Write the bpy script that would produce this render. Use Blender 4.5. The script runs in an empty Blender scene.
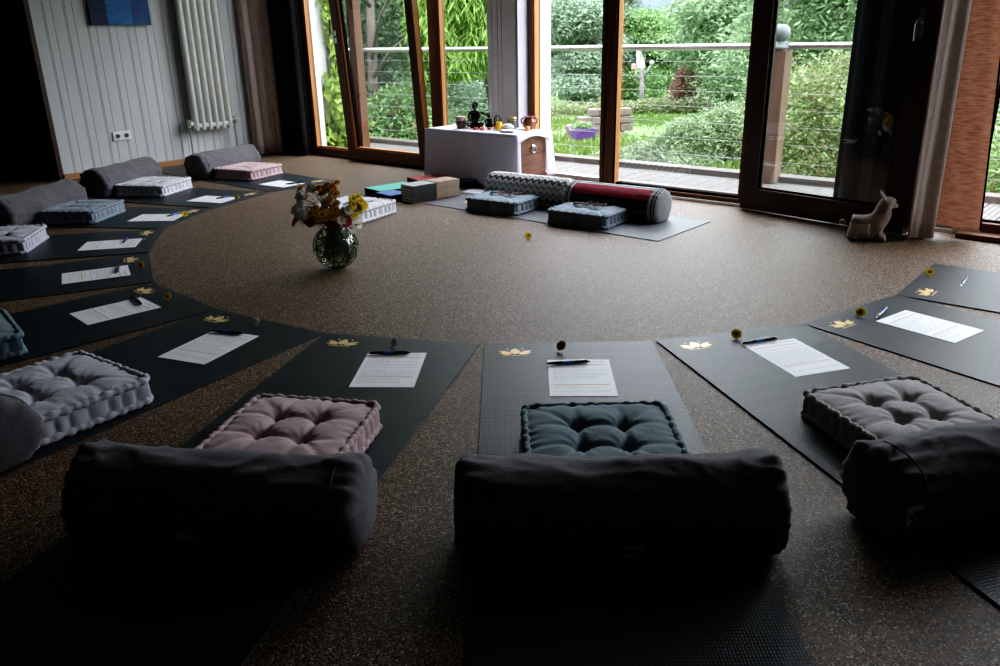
import bpy, bmesh, math, random
import numpy as np
from mathutils import Vector, Matrix, noise

sc = bpy.context.scene
COL = sc.collection
rnd = random.Random(7)
PI = math.pi

# ------------------------------------------------------------------ frames
A = math.radians(-41.07)                       # direction of the window wall in the world
EX = (math.cos(A), math.sin(A)); NX = (-math.sin(A), math.cos(A))
def W(u, v): return (u*EX[0]+v*NX[0], u*EX[1]+v*NX[1])

# ------------------------------------------------------------------ materials
def new_mat(name):
    m = bpy.data.materials.new(name); m.use_nodes = True
    nt = m.node_tree
    for n in list(nt.nodes): nt.nodes.remove(n)
    out = nt.nodes.new('ShaderNodeOutputMaterial')
    return m, nt, out
def N(nt, t, **kw):
    n = nt.nodes.new(t)
    for k, v in kw.items():
        if k in n.inputs.keys(): n.inputs[k].default_value = v
        else: setattr(n, k, v)
    return n
def ramp(nt, fac, stops, interp='LINEAR'):
    r = nt.nodes.new('ShaderNodeValToRGB'); r.color_ramp.interpolation = interp
    els = r.color_ramp.elements
    while len(els) < len(stops): els.new(0.5)
    for e, (p, c) in zip(els, stops):
        e.position = p; e.color = (c[0], c[1], c[2], 1)
    nt.links.new(fac, r.inputs['Fac']); return r.outputs['Color']
def P(name, col, rough=.6, var=.15, scale=8, metal=0, bump=0, bscale=80, spec=.5, sheen=0, coords='Object', stretch=None, detail=4, col2=None, trans=0):
    m, nt, out = new_mat(name); L = nt.links
    b = N(nt, 'ShaderNodeBsdfPrincipled'); b.inputs['Roughness'].default_value = rough
    b.inputs['Metallic'].default_value = metal; b.inputs['Specular IOR Level'].default_value = spec
    b.inputs['Sheen Weight'].default_value = sheen
    tc = N(nt, 'ShaderNodeTexCoord'); src = tc.outputs[coords]
    if stretch:
        mp = N(nt, 'ShaderNodeMapping'); mp.inputs['Scale'].default_value = stretch
        L.new(src, mp.inputs['Vector']); src = mp.outputs['Vector']
    nz = N(nt, 'ShaderNodeTexNoise', Scale=scale, Detail=detail); L.new(src, nz.inputs['Vector'])
    c2 = col2 or tuple(min(1, c*(1+var)) for c in col)
    c1 = tuple(c*(1-var) for c in col) if not col2 else col
    L.new(ramp(nt, nz.outputs['Fac'], [(.3, c1), (.7, c2)]), b.inputs['Base Color'])
    if bump:
        n2 = N(nt, 'ShaderNodeTexNoise', Scale=bscale, Detail=3); L.new(src, n2.inputs['Vector'])
        bp = N(nt, 'ShaderNodeBump', Strength=bump, Distance=.01)
        L.new(n2.outputs['Fac'], bp.inputs['Height']); L.new(bp.outputs['Normal'], b.inputs['Normal'])
    if trans:
        tr = N(nt, 'ShaderNodeBsdfTranslucent'); mx = N(nt, 'ShaderNodeMixShader'); mx.inputs['Fac'].default_value = trans
        L.new(ramp(nt, nz.outputs['Fac'], [(.3, c1), (.7, c2)]), tr.inputs['Color'])
        L.new(b.outputs[0], mx.inputs[1]); L.new(tr.outputs[0], mx.inputs[2]); L.new(mx.outputs[0], out.inputs[0])
    else: L.new(b.outputs[0], out.inputs[0])
    return m

def glass_mat(name, tint=(.96, .98, .97), rough=.0, base=.0):
    m, nt, out = new_mat(name); L = nt.links
    t = N(nt, 'ShaderNodeBsdfTransparent'); t.inputs['Color'].default_value = (*tint, 1)
    g = N(nt, 'ShaderNodeBsdfGlossy'); g.inputs['Roughness'].default_value = rough
    lw = N(nt, 'ShaderNodeLayerWeight', Blend=.5); mx = N(nt, 'ShaderNodeMixShader')
    pw = N(nt, 'ShaderNodeMath', operation='POWER'); pw.inputs[1].default_value = 5
    mm = N(nt, 'ShaderNodeMath', operation='MULTIPLY_ADD'); mm.inputs[1].default_value = .9; mm.inputs[2].default_value = .085
    L.new(lw.outputs['Facing'], pw.inputs[0]); L.new(pw.outputs[0], mm.inputs[0]); L.new(mm.outputs[0], mx.inputs['Fac'])
    L.new(t.outputs[0], mx.inputs[1]); L.new(g.outputs[0], mx.inputs[2]); L.new(mx.outputs[0], out.inputs[0])
    return m

def floor_mat():
    m, nt, out = new_mat('pebble_floor'); L = nt.links
    b = N(nt, 'ShaderNodeBsdfPrincipled')
    tc = N(nt, 'ShaderNodeTexCoord')
    v = N(nt, 'ShaderNodeTexVoronoi', Scale=340.0); L.new(tc.outputs['Object'], v.inputs['Vector'])
    sp = N(nt, 'ShaderNodeSeparateColor'); L.new(v.outputs['Color'], sp.inputs[0])
    c = ramp(nt, sp.outputs[0], [(0, (.010, .006, .004)), (.25, (.060, .032, .017)), (.48, (.132, .073, .038)), (.68, (.20, .12, .068)), (.86, (.32, .225, .15)), (.955, (.58, .50, .42))], 'CONSTANT')
    n = N(nt, 'ShaderNodeTexNoise', Scale=1.3, Detail=3); L.new(tc.outputs['Object'], n.inputs['Vector'])
    mul = N(nt, 'ShaderNodeMix', data_type='RGBA', blend_type='MULTIPLY'); mul.inputs[0].default_value = 1
    L.new(c, mul.inputs[6]); L.new(ramp(nt, n.outputs['Fac'], [(.3, (.86, .86, .86)), (.7, (1, 1, 1))]), mul.inputs[7])
    L.new(mul.outputs[2], b.inputs['Base Color'])
    b.inputs['Roughness'].default_value = .52; b.inputs['Specular IOR Level'].default_value = .27
    bp = N(nt, 'ShaderNodeBump', Strength=.7, Distance=.0012); bp.invert = True
    L.new(v.outputs['Distance'], bp.inputs['Height']); L.new(bp.outputs['Normal'], b.inputs['Normal'])
    L.new(b.outputs[0], out.inputs[0]); return m

def mat_mat(name, col, rough=.5):
    """ribbed yoga mat"""
    m, nt, out = new_mat(name); L = nt.links
    b = N(nt, 'ShaderNodeBsdfPrincipled'); b.inputs['Roughness'].default_value = rough
    b.inputs['Specular IOR Level'].default_value = .26
    tc = N(nt, 'ShaderNodeTexCoord')
    w1 = N(nt, 'ShaderNodeTexWave', Scale=48.0, bands_direction='X', Distortion=.0)
    w2 = N(nt, 'ShaderNodeTexWave', Scale=36.0, bands_direction='Y', Distortion=.0)
    n = N(nt, 'ShaderNodeTexNoise', Scale=3.0, Detail=4)
    mp = N(nt, 'ShaderNodeMapping'); mp.inputs['Scale'].default_value = (.6, 5, 1)
    L.new(tc.outputs['Object'], mp.inputs['Vector'])
    for w in (w1, w2): L.new(tc.outputs['Object'], w.inputs['Vector'])
    L.new(mp.outputs[0], n.inputs['Vector'])
    mu = N(nt, 'ShaderNodeMath', operation='MULTIPLY'); L.new(w1.outputs['Fac'], mu.inputs[0]); L.new(w2.outputs['Fac'], mu.inputs[1])
    c = tuple(x for x in col)
    mul = N(nt, 'ShaderNodeMix', data_type='RGBA', blend_type='MULTIPLY'); mul.inputs[0].default_value = 1
    L.new(ramp(nt, mu.outputs[0], [(0, tuple(x*.8 for x in c)), (1, tuple(x*1.25 for x in c))]), mul.inputs[6])
    L.new(ramp(nt, n.outputs['Fac'], [(.3, (.85, .85, .85)), (.7, (1.1, 1.1, 1.1))]), mul.inputs[7])
    L.new(mul.outputs[2], b.inputs['Base Color'])
    bp = N(nt, 'ShaderNodeBump', Strength=.5, Distance=.001)
    ad = N(nt, 'ShaderNodeMath', operation='MULTIPLY_ADD'); L.new(n.outputs['Fac'], ad.inputs[0]); ad.inputs[1].default_value = 3; L.new(mu.outputs[0], ad.inputs[2])
    L.new(ad.outputs[0], bp.inputs['Height']); L.new(bp.outputs['Normal'], b.inputs['Normal'])
    L.new(b.outputs[0], out.inputs[0]); return m

def fabric_mat(name, col, rough=.9, var=.12, weave=900, sheen=.15):
    m, nt, out = new_mat(name); L = nt.links
    b = N(nt, 'ShaderNodeBsdfPrincipled'); b.inputs['Roughness'].default_value = rough
    b.inputs['Specular IOR Level'].default_value = .2; b.inputs['Sheen Weight'].default_value = sheen
    tc = N(nt, 'ShaderNodeTexCoord')
    n = N(nt, 'ShaderNodeTexNoise', Scale=14.0, Detail=6); L.new(tc.outputs['Object'], n.inputs['Vector'])
    L.new(ramp(nt, n.outputs['Fac'], [(.3, tuple(c*(1-var) for c in col)), (.7, tuple(c*(1+var) for c in col))]), b.inputs['Base Color'])
    n2 = N(nt, 'ShaderNodeTexNoise', Scale=38.0, Detail=8, Distortion=1.2); L.new(tc.outputs['Object'], n2.inputs['Vector'])
    bp = N(nt, 'ShaderNodeBump', Strength=.22, Distance=.006); L.new(n2.outputs['Fac'], bp.inputs['Height'])
    n3 = N(nt, 'ShaderNodeTexNoise', Scale=float(weave), Detail=1); L.new(tc.outputs['Object'], n3.inputs['Vector'])
    bp2 = N(nt, 'ShaderNodeBump', Strength=.25, Distance=.001); L.new(n3.outputs['Fac'], bp2.inputs['Height']); L.new(bp.outputs[0], bp2.inputs['Normal'])
    L.new(bp2.outputs[0], b.inputs['Normal']); L.new(b.outputs[0], out.inputs[0]); return m

def stripes_mat(name, stops, axis='ANGLE', freq=1.0, zig=0, rough=.9, ends=None):
    """bands around a bolster: angle about local X, or along X"""
    m, nt, out = new_mat(name); L = nt.links
    b = N(nt, 'ShaderNodeBsdfPrincipled'); b.inputs['Roughness'].default_value = rough; b.inputs['Specular IOR Level'].default_value = .2
    tc = N(nt, 'ShaderNodeTexCoord'); s = N(nt, 'ShaderNodeSeparateXYZ'); L.new(tc.outputs['Object'], s.inputs[0])
    def M(op, a, c=None, v=None):
        q = N(nt, 'ShaderNodeMath', operation=op)
        if isinstance(a, (int, float)): q.inputs[0].default_value = a
        else: L.new(a, q.inputs[0])
        if c is not None:
            if isinstance(c, (int, float)): q.inputs[1].default_value = c
            else: L.new(c, q.inputs[1])
        return q.outputs[0]
    if axis == 'ANGLE':
        ang = M('ARCTAN2', s.outputs['Y'], M('SUBTRACT', s.outputs['Z'], .092))
        base = M('ADD', M('DIVIDE', ang, 2*PI), .5)
    else:
        base = M('MULTIPLY', s.outputs['X'], 1.0)
    if zig:
        tri = M('PINGPONG', M('MULTIPLY', s.outputs['X'], 40.0), 1.0)
        base = M('ADD', base, M('MULTIPLY', tri, zig))
    fr = M('FRACT', M('MULTIPLY', base, freq))
    col = ramp(nt, fr, stops, 'CONSTANT')
    if ends:
        ax_ = M('ABSOLUTE', s.outputs['X']); c2 = ramp(nt, M('FRACT', M('MULTIPLY', ax_, 22.0)), ends, 'CONSTANT')
        mk = M('GREATER_THAN', ax_, .262); mxe = N(nt, 'ShaderNodeMix', data_type='RGBA'); L.new(mk, mxe.inputs[0]); L.new(col, mxe.inputs[6]); L.new(c2, mxe.inputs[7]); col = mxe.outputs[2]
    nz = N(nt, 'ShaderNodeTexNoise', Scale=260.0, Detail=2); L.new(tc.outputs['Object'], nz.inputs['Vector'])
    mul = N(nt, 'ShaderNodeMix', data_type='RGBA', blend_type='MULTIPLY'); mul.inputs[0].default_value = 1
    L.new(col, mul.inputs[6]); L.new(ramp(nt, nz.outputs['Fac'], [(.35, (.5, .5, .5)), (.6, (1.1, 1.1, 1.1))]), mul.inputs[7])
    L.new(mul.outputs[2], b.inputs['Base Color'])
    bp = N(nt, 'ShaderNodeBump', Strength=.6, Distance=.003); L.new(nz.outputs['Fac'], bp.inputs['Height']); L.new(bp.outputs[0], b.inputs['Normal'])
    L.new(b.outputs[0], out.inputs[0]); return m

def leaf_mat(name, c1, c2, trans=.35, scale=3.0):
    m, nt, out = new_mat(name); L = nt.links
    b = N(nt, 'ShaderNodeBsdfPrincipled'); b.inputs['Roughness'].default_value = .5; b.inputs['Specular IOR Level'].default_value = .3
    tc = N(nt, 'ShaderNodeTexCoord'); g = N(nt, 'ShaderNodeNewGeometry')
    n = N(nt, 'ShaderNodeTexNoise', Scale=scale, Detail=2); L.new(tc.outputs['Object'], n.inputs['Vector'])
    ad = N(nt, 'ShaderNodeMath', operation='MULTIPLY_ADD'); L.new(g.outputs['Random Per Island'], ad.inputs[0]); ad.inputs[1].default_value = .5; L.new(n.outputs['Fac'], ad.inputs[2])
    c = ramp(nt, ad.outputs[0], [(.4, c1), (1.0, c2)])
    L.new(c, b.inputs['Base Color'])
    tr = N(nt, 'ShaderNodeBsdfTranslucent'); L.new(c, tr.inputs['Color'])
    mx = N(nt, 'ShaderNodeMixShader'); mx.inputs['Fac'].default_value = trans
    L.new(b.outputs[0], mx.inputs[1]); L.new(tr.outputs[0], mx.inputs[2]); L.new(mx.outputs[0], out.inputs[0]); return m

M = {}
M['floor'] = floor_mat()
M['white_board'] = P('painted_boards', (.56, .57, .58), .55, .04, 5, stretch=(1, 1, .1))
M['groove'] = P('groove_dark', (.10, .08, .07), .9, .1)
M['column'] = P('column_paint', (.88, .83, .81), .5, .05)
M['column_side'] = P('column_side_paint', (.48, .46, .52), .5, .04)  # column paint darkened to tone down the daylight on its window-facing side
M['white_paint'] = P('white_render', (.42, .42, .39), .8, .05, 3, bump=.2)
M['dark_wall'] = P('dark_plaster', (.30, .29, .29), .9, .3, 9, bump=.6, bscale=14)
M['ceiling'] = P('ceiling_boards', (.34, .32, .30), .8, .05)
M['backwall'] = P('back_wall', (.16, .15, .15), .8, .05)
M['wood'] = P('window_wood', (.085, .030, .011), .38, .25, 5, stretch=(9, 9, .7), col2=(.13, .050, .018), spec=.4)  # frame wood darkened, backlit shade of the room-side faces put into the colour
M['wood_lit'] = P('window_wood_edge', (.38, .15, .04), .38, .25, 5, stretch=(9, 9, .7), col2=(.50, .21, .07), spec=.4)  # same frame wood brightened, outside light on the reveals painted as orange strips
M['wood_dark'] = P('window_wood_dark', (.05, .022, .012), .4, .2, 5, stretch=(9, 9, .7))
M['gasket'] = P('rubber_gasket', (.004, .004, .004), .9, spec=.03, var=.1)
M['skirting'] = P('skirting_wood', (.30, .12, .05), .45, .25, 6, col2=(.40, .18, .08))
M['glass'] = glass_mat('window_glass')
M['steel'] = P('brushed_steel', (.42, .40, .40), .32, .05, metal=.9)
M['steel_dull'] = P('steel_dull', (.45, .46, .48), .4, .05, metal=.8)
M['wirem'] = P('wire_steel', (.34, .35, .34), .5, .05, metal=.2)
M['chrome'] = P('chrome', (.7, .7, .7), .15, .05, metal=1)
M['alu'] = P('aluminium', (.75, .75, .75), .35, .05, metal=.6)
M['radiator'] = P('radiator_enamel', (.62, .62, .58), .35, .03)
M['socket'] = P('socket_plastic', (.8, .8, .78), .4, .02)
M['socket_hole'] = P('socket_hole', (.1, .1, .1), .6, .02)
M['paint_dark'] = P('canvas_navy', (.012, .03, .075), .7, .3, 12, stretch=(1, 1, 4))
M['paint_mid'] = P('canvas_blue', (.03, .13, .34), .7, .25, 12, stretch=(1, 1, 4))
M['paint_lite'] = P('canvas_steel_blue', (.02, .07, .20), .7, .25, 12)
M['canvas_edge'] = P('canvas_edge', (.02, .02, .025), .8, .1)
M['cur_taupe'] = P('curtain_taupe', (.50, .41, .37), .9, .12, 30, bump=.3, bscale=60, sheen=.2)
M['cur_black'] = P('curtain_black', (.010, .009, .011), .95, .2, 20)
M['cur_navy'] = P('curtain_navy', (.016, .018, .026), .9, .3, 6, stretch=(60, 60, .3))
M['panel_orange'] = P('panel_rust', (.22, .075, .04), .9, .1, 9, stretch=(2.2, 2.2, 14), col2=(.44, .20, .13), trans=.25, bump=.3, bscale=60)
M['deck'] = P('deck_boards', (.085, .080, .075), .8, .2, 6, stretch=(30, 1.5, 1), col2=(.135, .128, .122), spec=.2)
M['deck_gap'] = P('deck_gap', (.018, .016, .014), .9, .2)
M['deck_kerb'] = P('deck_kerb', (.075, .065, .055), .8, .25, 5, stretch=(1, 30, 30), col2=(.12, .10, .09))
M['post'] = P('post_wood', (.10, .05, .032), .6, .2, 5, stretch=(8, 8, .6), col2=(.15, .08, .055))
M['ball'] = P('concrete_ball', (.13, .16, .16), .6, .1)
M['mat'] = mat_mat('yoga_mat', (.017, .023, .028), .45)
M['mat_grey'] = mat_mat('yoga_mat_grey', (.13, .135, .155), .5)
M['gold'] = P('gold_print', (.85, .60, .27), .40, .05, metal=.2)
M['paper'] = P('paper', (.88, .88, .92), .6, .01)
M['ink'] = P('ink', (.42, .42, .46), .7, .02)
M['ink_orange'] = P('ink_orange', (.62, .36, .22), .7, .02)
M['pen_black'] = P('pen_black', (.012, .012, .016), .25, .02)
M['pen_blue'] = P('pen_blue', (.015, .12, .42), .25, .05)
M['bolster'] = fabric_mat('bolster_cotton', (.105, .097, .108))
M['bolster_dark'] = fabric_mat('bolster_band', (.055, .052, .058))
M['tag'] = P('label_tag', (.80, .70, .60), .8, .03)
M['tag_ink'] = P('label_print', (.03, .03, .03), .8, .03)
M['c_teal'] = fabric_mat('cotton_teal', (.125, .175, .205))
M['c_tealgrey'] = fabric_mat('cotton_slate', (.20, .245, .30))
M['c_pink'] = fabric_mat('cotton_pink', (.50, .355, .37))
M['c_lilac'] = fabric_mat('cotton_lilac', (.44, .43, .50))
M['c_white'] = fabric_mat('cotton_white', (.60, .59, .64))
M['c_grey'] = fabric_mat('cotton_grey', (.36, .335, .34))
M['linen'] = P('white_cloth', (.86, .82, .92), .85, .03, 4, trans=.25)
M['chest'] = P('chest_wood', (.13, .035, .015), .45, .25, 6, stretch=(1, 1, 6), col2=(.22, .075, .035), bump=.3, bscale=30)
M['bronze'] = P('dark_bronze', (.022, .018, .018), .35, .3, 30, metal=.4)
M['ceramic_dark'] = P('ceramic_brown', (.05, .03, .025), .3, .3, 30)
M['terracotta'] = P('terracotta_glaze', (.15, .05, .03), .25, .3, 20)
M['cup_pink'] = P('clay_pink', (.42, .26, .22), .6, .1)
M['yellow_wax'] = P('yellow_wax', (.85, .48, .02), .5, .05)
M['orange_wax'] = P('orange_wax', (.95, .30, .05), .5, .05)
M['red'] = P('red_wax', (.50, .04, .02), .5, .1)
M['gold_lid'] = P('gold_lid', (.50, .38, .16), .35, .1, metal=.7)
M['wool'] = P('white_wool', (.75, .70, .66), .9, .05, 60, bump=.5)
M['bookdark'] = P('notebook_cover', (.02, .02, .02), .6, .3, 30)
M['booktop'] = P('notebook_top', (.22, .24, .24), .6, .4, 25, col2=(.32, .35, .34))
M['booktan'] = P('notebook_kraft', (.26, .18, .12), .7, .2, 30, col2=(.38, .28, .2))
M['pages'] = P('pages', (.42, .38, .31), .8, .1, 120, stretch=(1, 1, 8))
M['mint'] = P('mint_felt', (.12, .46, .36), .8, .08)
M['bluepad'] = P('blue_felt', (.08, .17, .42), .8, .08)
M['redpad'] = P('red_felt', (.46, .09, .09), .8, .08)
M['purple'] = P('purple_felt', (.13, .04, .24), .8, .08)
M['padside'] = P('pad_side', (.014, .016, .022), .7, .08)
M['plush'] = P('plush_brown', (.33, .235, .20), 1, .2, 60, bump=.9, bscale=220, sheen=.5)
M['plush_light'] = P('plush_cream', (.70, .60, .54), 1, .1, 60, bump=.8, bscale=220, sheen=.5)
M['blanket'] = P('plush_blanket', (.48, .43, .41), 1, .1, 60, bump=.5, bscale=200)
M['eye'] = P('eye_black', (.005, .005, .005), .15, .01)
M['vglass'] = glass_mat('vase_glass', (.80, .84, .79), .02)
M['water'] = glass_mat('water_glass', (.72, .76, .68), .0)
M['net'] = P('net_cord', (.012, .012, .012), .7, .1)
M['stem'] = P('stem_green', (.03, .07, .02), .7, .3)
M['f_yellow'] = P('petal_yellow', (.85, .58, .015), .7, .15, 60, trans=.15)
M['f_bronze'] = P('petal_bronze', (.60, .26, .02), .7, .35, 60)
M['f_white'] = P('petal_white', (.88, .89, .92), .7, .04, 60)
M['f_pink'] = P('petal_pink', (.42, .045, .07), .7, .15, 60, trans=.15)
M['f_centre'] = P('flower_centre', (.22, .09, .01), .8, .3, 80)
M['mala'] = P('mala_beads', (.13, .045, .03), .35, .2)
M['turq'] = P('turquoise', (.02, .22, .22), .35, .2)
M['lawn'] = P('lawn', (.045, .10, .016), .9, .3, .9, detail=8, col2=(.085, .17, .03), coords='Object', bump=.6, bscale=25)
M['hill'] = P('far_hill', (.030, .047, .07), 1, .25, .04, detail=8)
M['bark'] = P('bark', (.12, .095, .08), .9, .3, 8, bump=.6)
M['barkpale'] = P('bark_pale', (.18, .175, .17), .9, .2, 8)
M['stone'] = P('stone', (.11, .085, .07), .9, .2, 6, bump=.5, bscale=20)
M['purple_plastic'] = P('planter_purple', (.055, .02, .12), .5, .1)
M['shed'] = P('shed_wood', (.07, .055, .05), .9, .1)
M['bottle'] = P('bottle_teal', (.02, .09, .09), .3, .1)
M['l_bright'] = leaf_mat('l_bright', (0.078, 0.169, 0.019), (0.301, 0.483, 0.119))
M['l_mid'] = leaf_mat('l_mid', (0.046, 0.111, 0.029), (0.223, 0.366, 0.132))
M['l_grey'] = leaf_mat('l_grey', (0.058, 0.111, 0.065), (0.275, 0.366, 0.249))
M['l_dark'] = leaf_mat('l_dark', (0.018, 0.047, 0.018), (0.119, 0.184, 0.093))
M['l_birch'] = leaf_mat('l_birch', (0.065, 0.130, 0.052), (0.275, 0.392, 0.210))
M['l_juniper'] = leaf_mat('l_juniper', (0.046, 0.091, 0.033), (0.236, 0.314, 0.158))
M['l_flower'] = leaf_mat('l_flower', (0.065, 0.104, 0.026), (0.288, 0.340, 0.145))
M['l_ivy'] = leaf_mat('l_ivy', (0.117, 0.208, 0.019), (0.379, 0.509, 0.106))
M['l_blossom'] = leaf_mat('l_blossom', (.14, .08, .05), (.24, .14, .10))
M['l_wblossom'] = leaf_mat('blossom_white', (0.350, 0.350, 0.350), (0.450, 0.450, 0.425))
M['knit'] = stripes_mat('knit_grey', [(0, (.07, .07, .075)), (.12, (.6, .58, .57)), (.30, (.16, .16, .17)), (.38, (.75, .73, .72)), (.62, (.25, .25, .27)), (.70, (.72, .70, .70)), (.90, (.06, .06, .07))], freq=5, zig=.035)
M['woven'] = stripes_mat('woven_red', [(0, (.03, .025, .025)), (.20, (.12, .12, .12)), (.225, (.03, .025, .03)), (.27, (.10, .09, .09)), (.285, (.025, .02, .025)), (.315, (.30, .025, .045)), (.385, (.16, .05, .10)), (.395, (.34, .03, .05)), (.455, (.55, .53, .52)), (.475, (.05, .14, .17)), (.50, (.6, .6, .6)), (.53, (.04, .05, .06)), (.56, (.5, .5, .52)), (.60, (.05, .05, .05))], freq=1, ends=[(0, (.42, .42, .43)), (.3, (.03, .03, .035)), (.5, (.5, .5, .5)), (.7, (.05, .09, .12)), (.85, (.5, .5, .5))])
M['woven_end'] = stripes_mat('woven_end', [(0, (.03, .03, .035)), (.3, (.45, .45, .45)), (.5, (.06, .10, .12)), (.7, (.5, .5, .5)), (.85, (.03, .03, .03))], axis='X', freq=22)

# ------------------------------------------------------------------ mesh helpers
class MB:
    def __init__(s): s.v = []; s.f = []; s.mi = []; s.cur = 0
    def add(s, vs, fs, mi=None):
        o = len(s.v); s.v += [tuple(p) for p in vs]
        s.f += [tuple(i+o for i in f) for f in fs]; s.mi += [s.cur if mi is None else mi]*len(fs); return s
    def box(s, x0, x1, y0, y1, z0, z1, mi=None, bev=0):
        if bev:
            b = bev
            vs = []; 
            for (z, e) in ((z0, b), (z0+b, 0), (z1-b, 0), (z1, b)):
                vs += [(x0+e, y0+e, z), (x1-e, y0+e, z), (x1-e, y1-e, z), (x0+e, y1-e, z)]
            fs = [(3, 2, 1, 0), (12, 13, 14, 15)]
            for k in range(3):
                for i in range(4):
                    j = (i+1) % 4; fs.append((k*4+i, k*4+j, k*4+4+j, k*4+4+i))
            return s.add(vs, fs, mi)
        vs = [(x, y, z) for z in (z0, z1) for (x, y) in ((x0, y0), (x1, y0), (x1, y1), (x0, y1))]
        return s.add(vs, [(3, 2, 1, 0), (4, 5, 6, 7), (0, 1, 5, 4), (1, 2, 6, 5), (2, 3, 7, 6), (3, 0, 4, 7)], mi)
    def tube(s, pts, r, seg=8, mi=None, closed=False, cap=True):
        pts = [Vector(p) for p in pts]; n = len(pts); rs = r if isinstance(r, (list, tuple)) else [r]*n
        ref = Vector((0, 0, 1)); vs = []; fs = []; prev = None
        for i, p in enumerate(pts):
            if closed: d = pts[(i+1) % n]-pts[i-1]
            else: d = pts[min(i+1, n-1)]-pts[max(i-1, 0)]
            if d.length < 1e-9: d = Vector((0, 0, 1))
            d.normalize()
            if prev is None: a = d.cross(ref if abs(d.z) < .9 else Vector((1, 0, 0))).normalized()
            else:
                a = prev-d*prev.dot(d)
                a = a.normalized() if a.length > 1e-6 else d.orthogonal().normalized()
            prev = a; b = d.cross(a)
            for k in range(seg):
                t = 2*PI*k/seg; vs.append(p+(a*math.cos(t)+b*math.sin(t))*rs[i])
        m = n if closed else n-1
        for i in range(m):
            for k in range(seg):
                j = (i+1) % n; fs.append((i*seg+k, i*seg+(k+1) % seg, j*seg+(k+1) % seg, j*seg+k))
        if cap and not closed:
            fs.append(tuple(reversed(range(seg)))); fs.append(tuple((n-1)*seg+k for k in range(seg)))
        return s.add(vs, fs, mi)
    def lathe(s, prof, seg=24, c=(0, 0, 0), mi=None):
        vs = []; fs = []
        for (r, z) in prof:
            for k in range(seg):
                t = 2*PI*k/seg; vs.append((c[0]+r*math.cos(t), c[1]+r*math.sin(t), c[2]+z))
        for i in range(len(prof)-1):
            for k in range(seg): fs.append((i*seg+k, i*seg+(k+1) % seg, (i+1)*seg+(k+1) % seg, (i+1)*seg+k))
        if prof[0][0] > 1e-5: fs.append(tuple(reversed(range(seg))))
        if prof[-1][0] > 1e-5: fs.append(tuple((len(prof)-1)*seg+k for k in range(seg)))
        return s.add(vs, fs, mi)
    def ball(s, c, r, seg=14, rings=9, sc_=(1, 1, 1), mi=None):
        vs = []; fs = []
        for i in range(rings+1):
            a = -PI/2+PI*i/rings
            for k in range(seg):
                t = 2*PI*k/seg
                vs.append((c[0]+r*sc_[0]*math.cos(a)*math.cos(t), c[1]+r*sc_[1]*math.cos(a)*math.sin(t), c[2]+r*sc_[2]*math.sin(a)))
        for i in range(rings):
            for k in range(seg): fs.append((i*seg+k, i*seg+(k+1) % seg, (i+1)*seg+(k+1) % seg, (i+1)*seg+k))
        return s.add(vs, fs, mi)
    def prism(s, poly, z0, z1, mi=None):
        n = len(poly); vs = [(x, y, z0) for x, y in poly]+[(x, y, z1) for x, y in poly]
        fs = [tuple(reversed(range(n))), tuple(range(n, 2*n))]+[(i, (i+1) % n, n+(i+1) % n, n+i) for i in range(n)]
        return s.add(vs, fs, mi)
    def xf(s, fn, start=0):
        for i in range(start, len(s.v)): s.v[i] = tuple(fn(*s.v[i]))
        return s
    def mesh(s, name, mats, smooth=False):
        me = bpy.data.meshes.new(name); me.from_pydata(s.v, [], s.f)
        for m in (mats if isinstance(mats, (list, tuple)) else [mats]): me.materials.append(m)
        me.polygons.foreach_set('material_index', s.mi)
        if smooth: me.polygons.foreach_set('use_smooth', [True]*len(s.f))
        me.update(); return me
    def build(s, name, mats, parent=None, smooth=False, loc=None, rz=0, auto=None):
        o = bpy.data.objects.new(name, s.mesh(name, mats, smooth or auto is not None)); COL.objects.link(o)
        if parent: o.parent = parent
        if loc: o.location = loc
        if rz: o.rotation_euler = (0, 0, rz)
        if auto is not None:
            o.data.set_sharp_from_angle(angle=math.radians(auto))
        return o
def tag(o, label=None, cat=None, group=None, kind=None):
    if label: o['label'] = label
    if cat: o['category'] = cat
    if group: o['group'] = group
    if kind: o['kind'] = kind
    return o
def empty(name, loc, rz, label=None, cat=None, group=None):
    o = bpy.data.objects.new(name, None); COL.objects.link(o); o.location = loc; o.rotation_euler = (0, 0, rz)
    o.empty_display_size = .05
    return tag(o, label, cat, group)
def wall_obj(name, mb, mats, parent=None, smooth=False, kind='structure', auto=None):
    """a mesh whose local axes are (along the window wall, outward, up)"""
    o = mb.build(name, mats, parent, smooth, auto=auto)
    if not parent: o.rotation_euler = (0, 0, A)
    if kind and not parent: o['kind'] = kind
    return o
def instance(me, name, parent=None, loc=(0, 0, 0), rz=0, rot=None, scale=None):
    o = bpy.data.objects.new(name, me); COL.objects.link(o); o.location = loc
    o.rotation_euler = rot if rot else (0, 0, rz)
    if parent: o.parent = parent
    if scale: o.scale = (scale,)*3 if not isinstance(scale, tuple) else scale
    return o
def copy_tree(o, parent=None):
    c = o.copy(); COL.objects.link(c); c.parent = parent
    for ch in list(o.children): copy_tree(ch, c)
    return c

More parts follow.
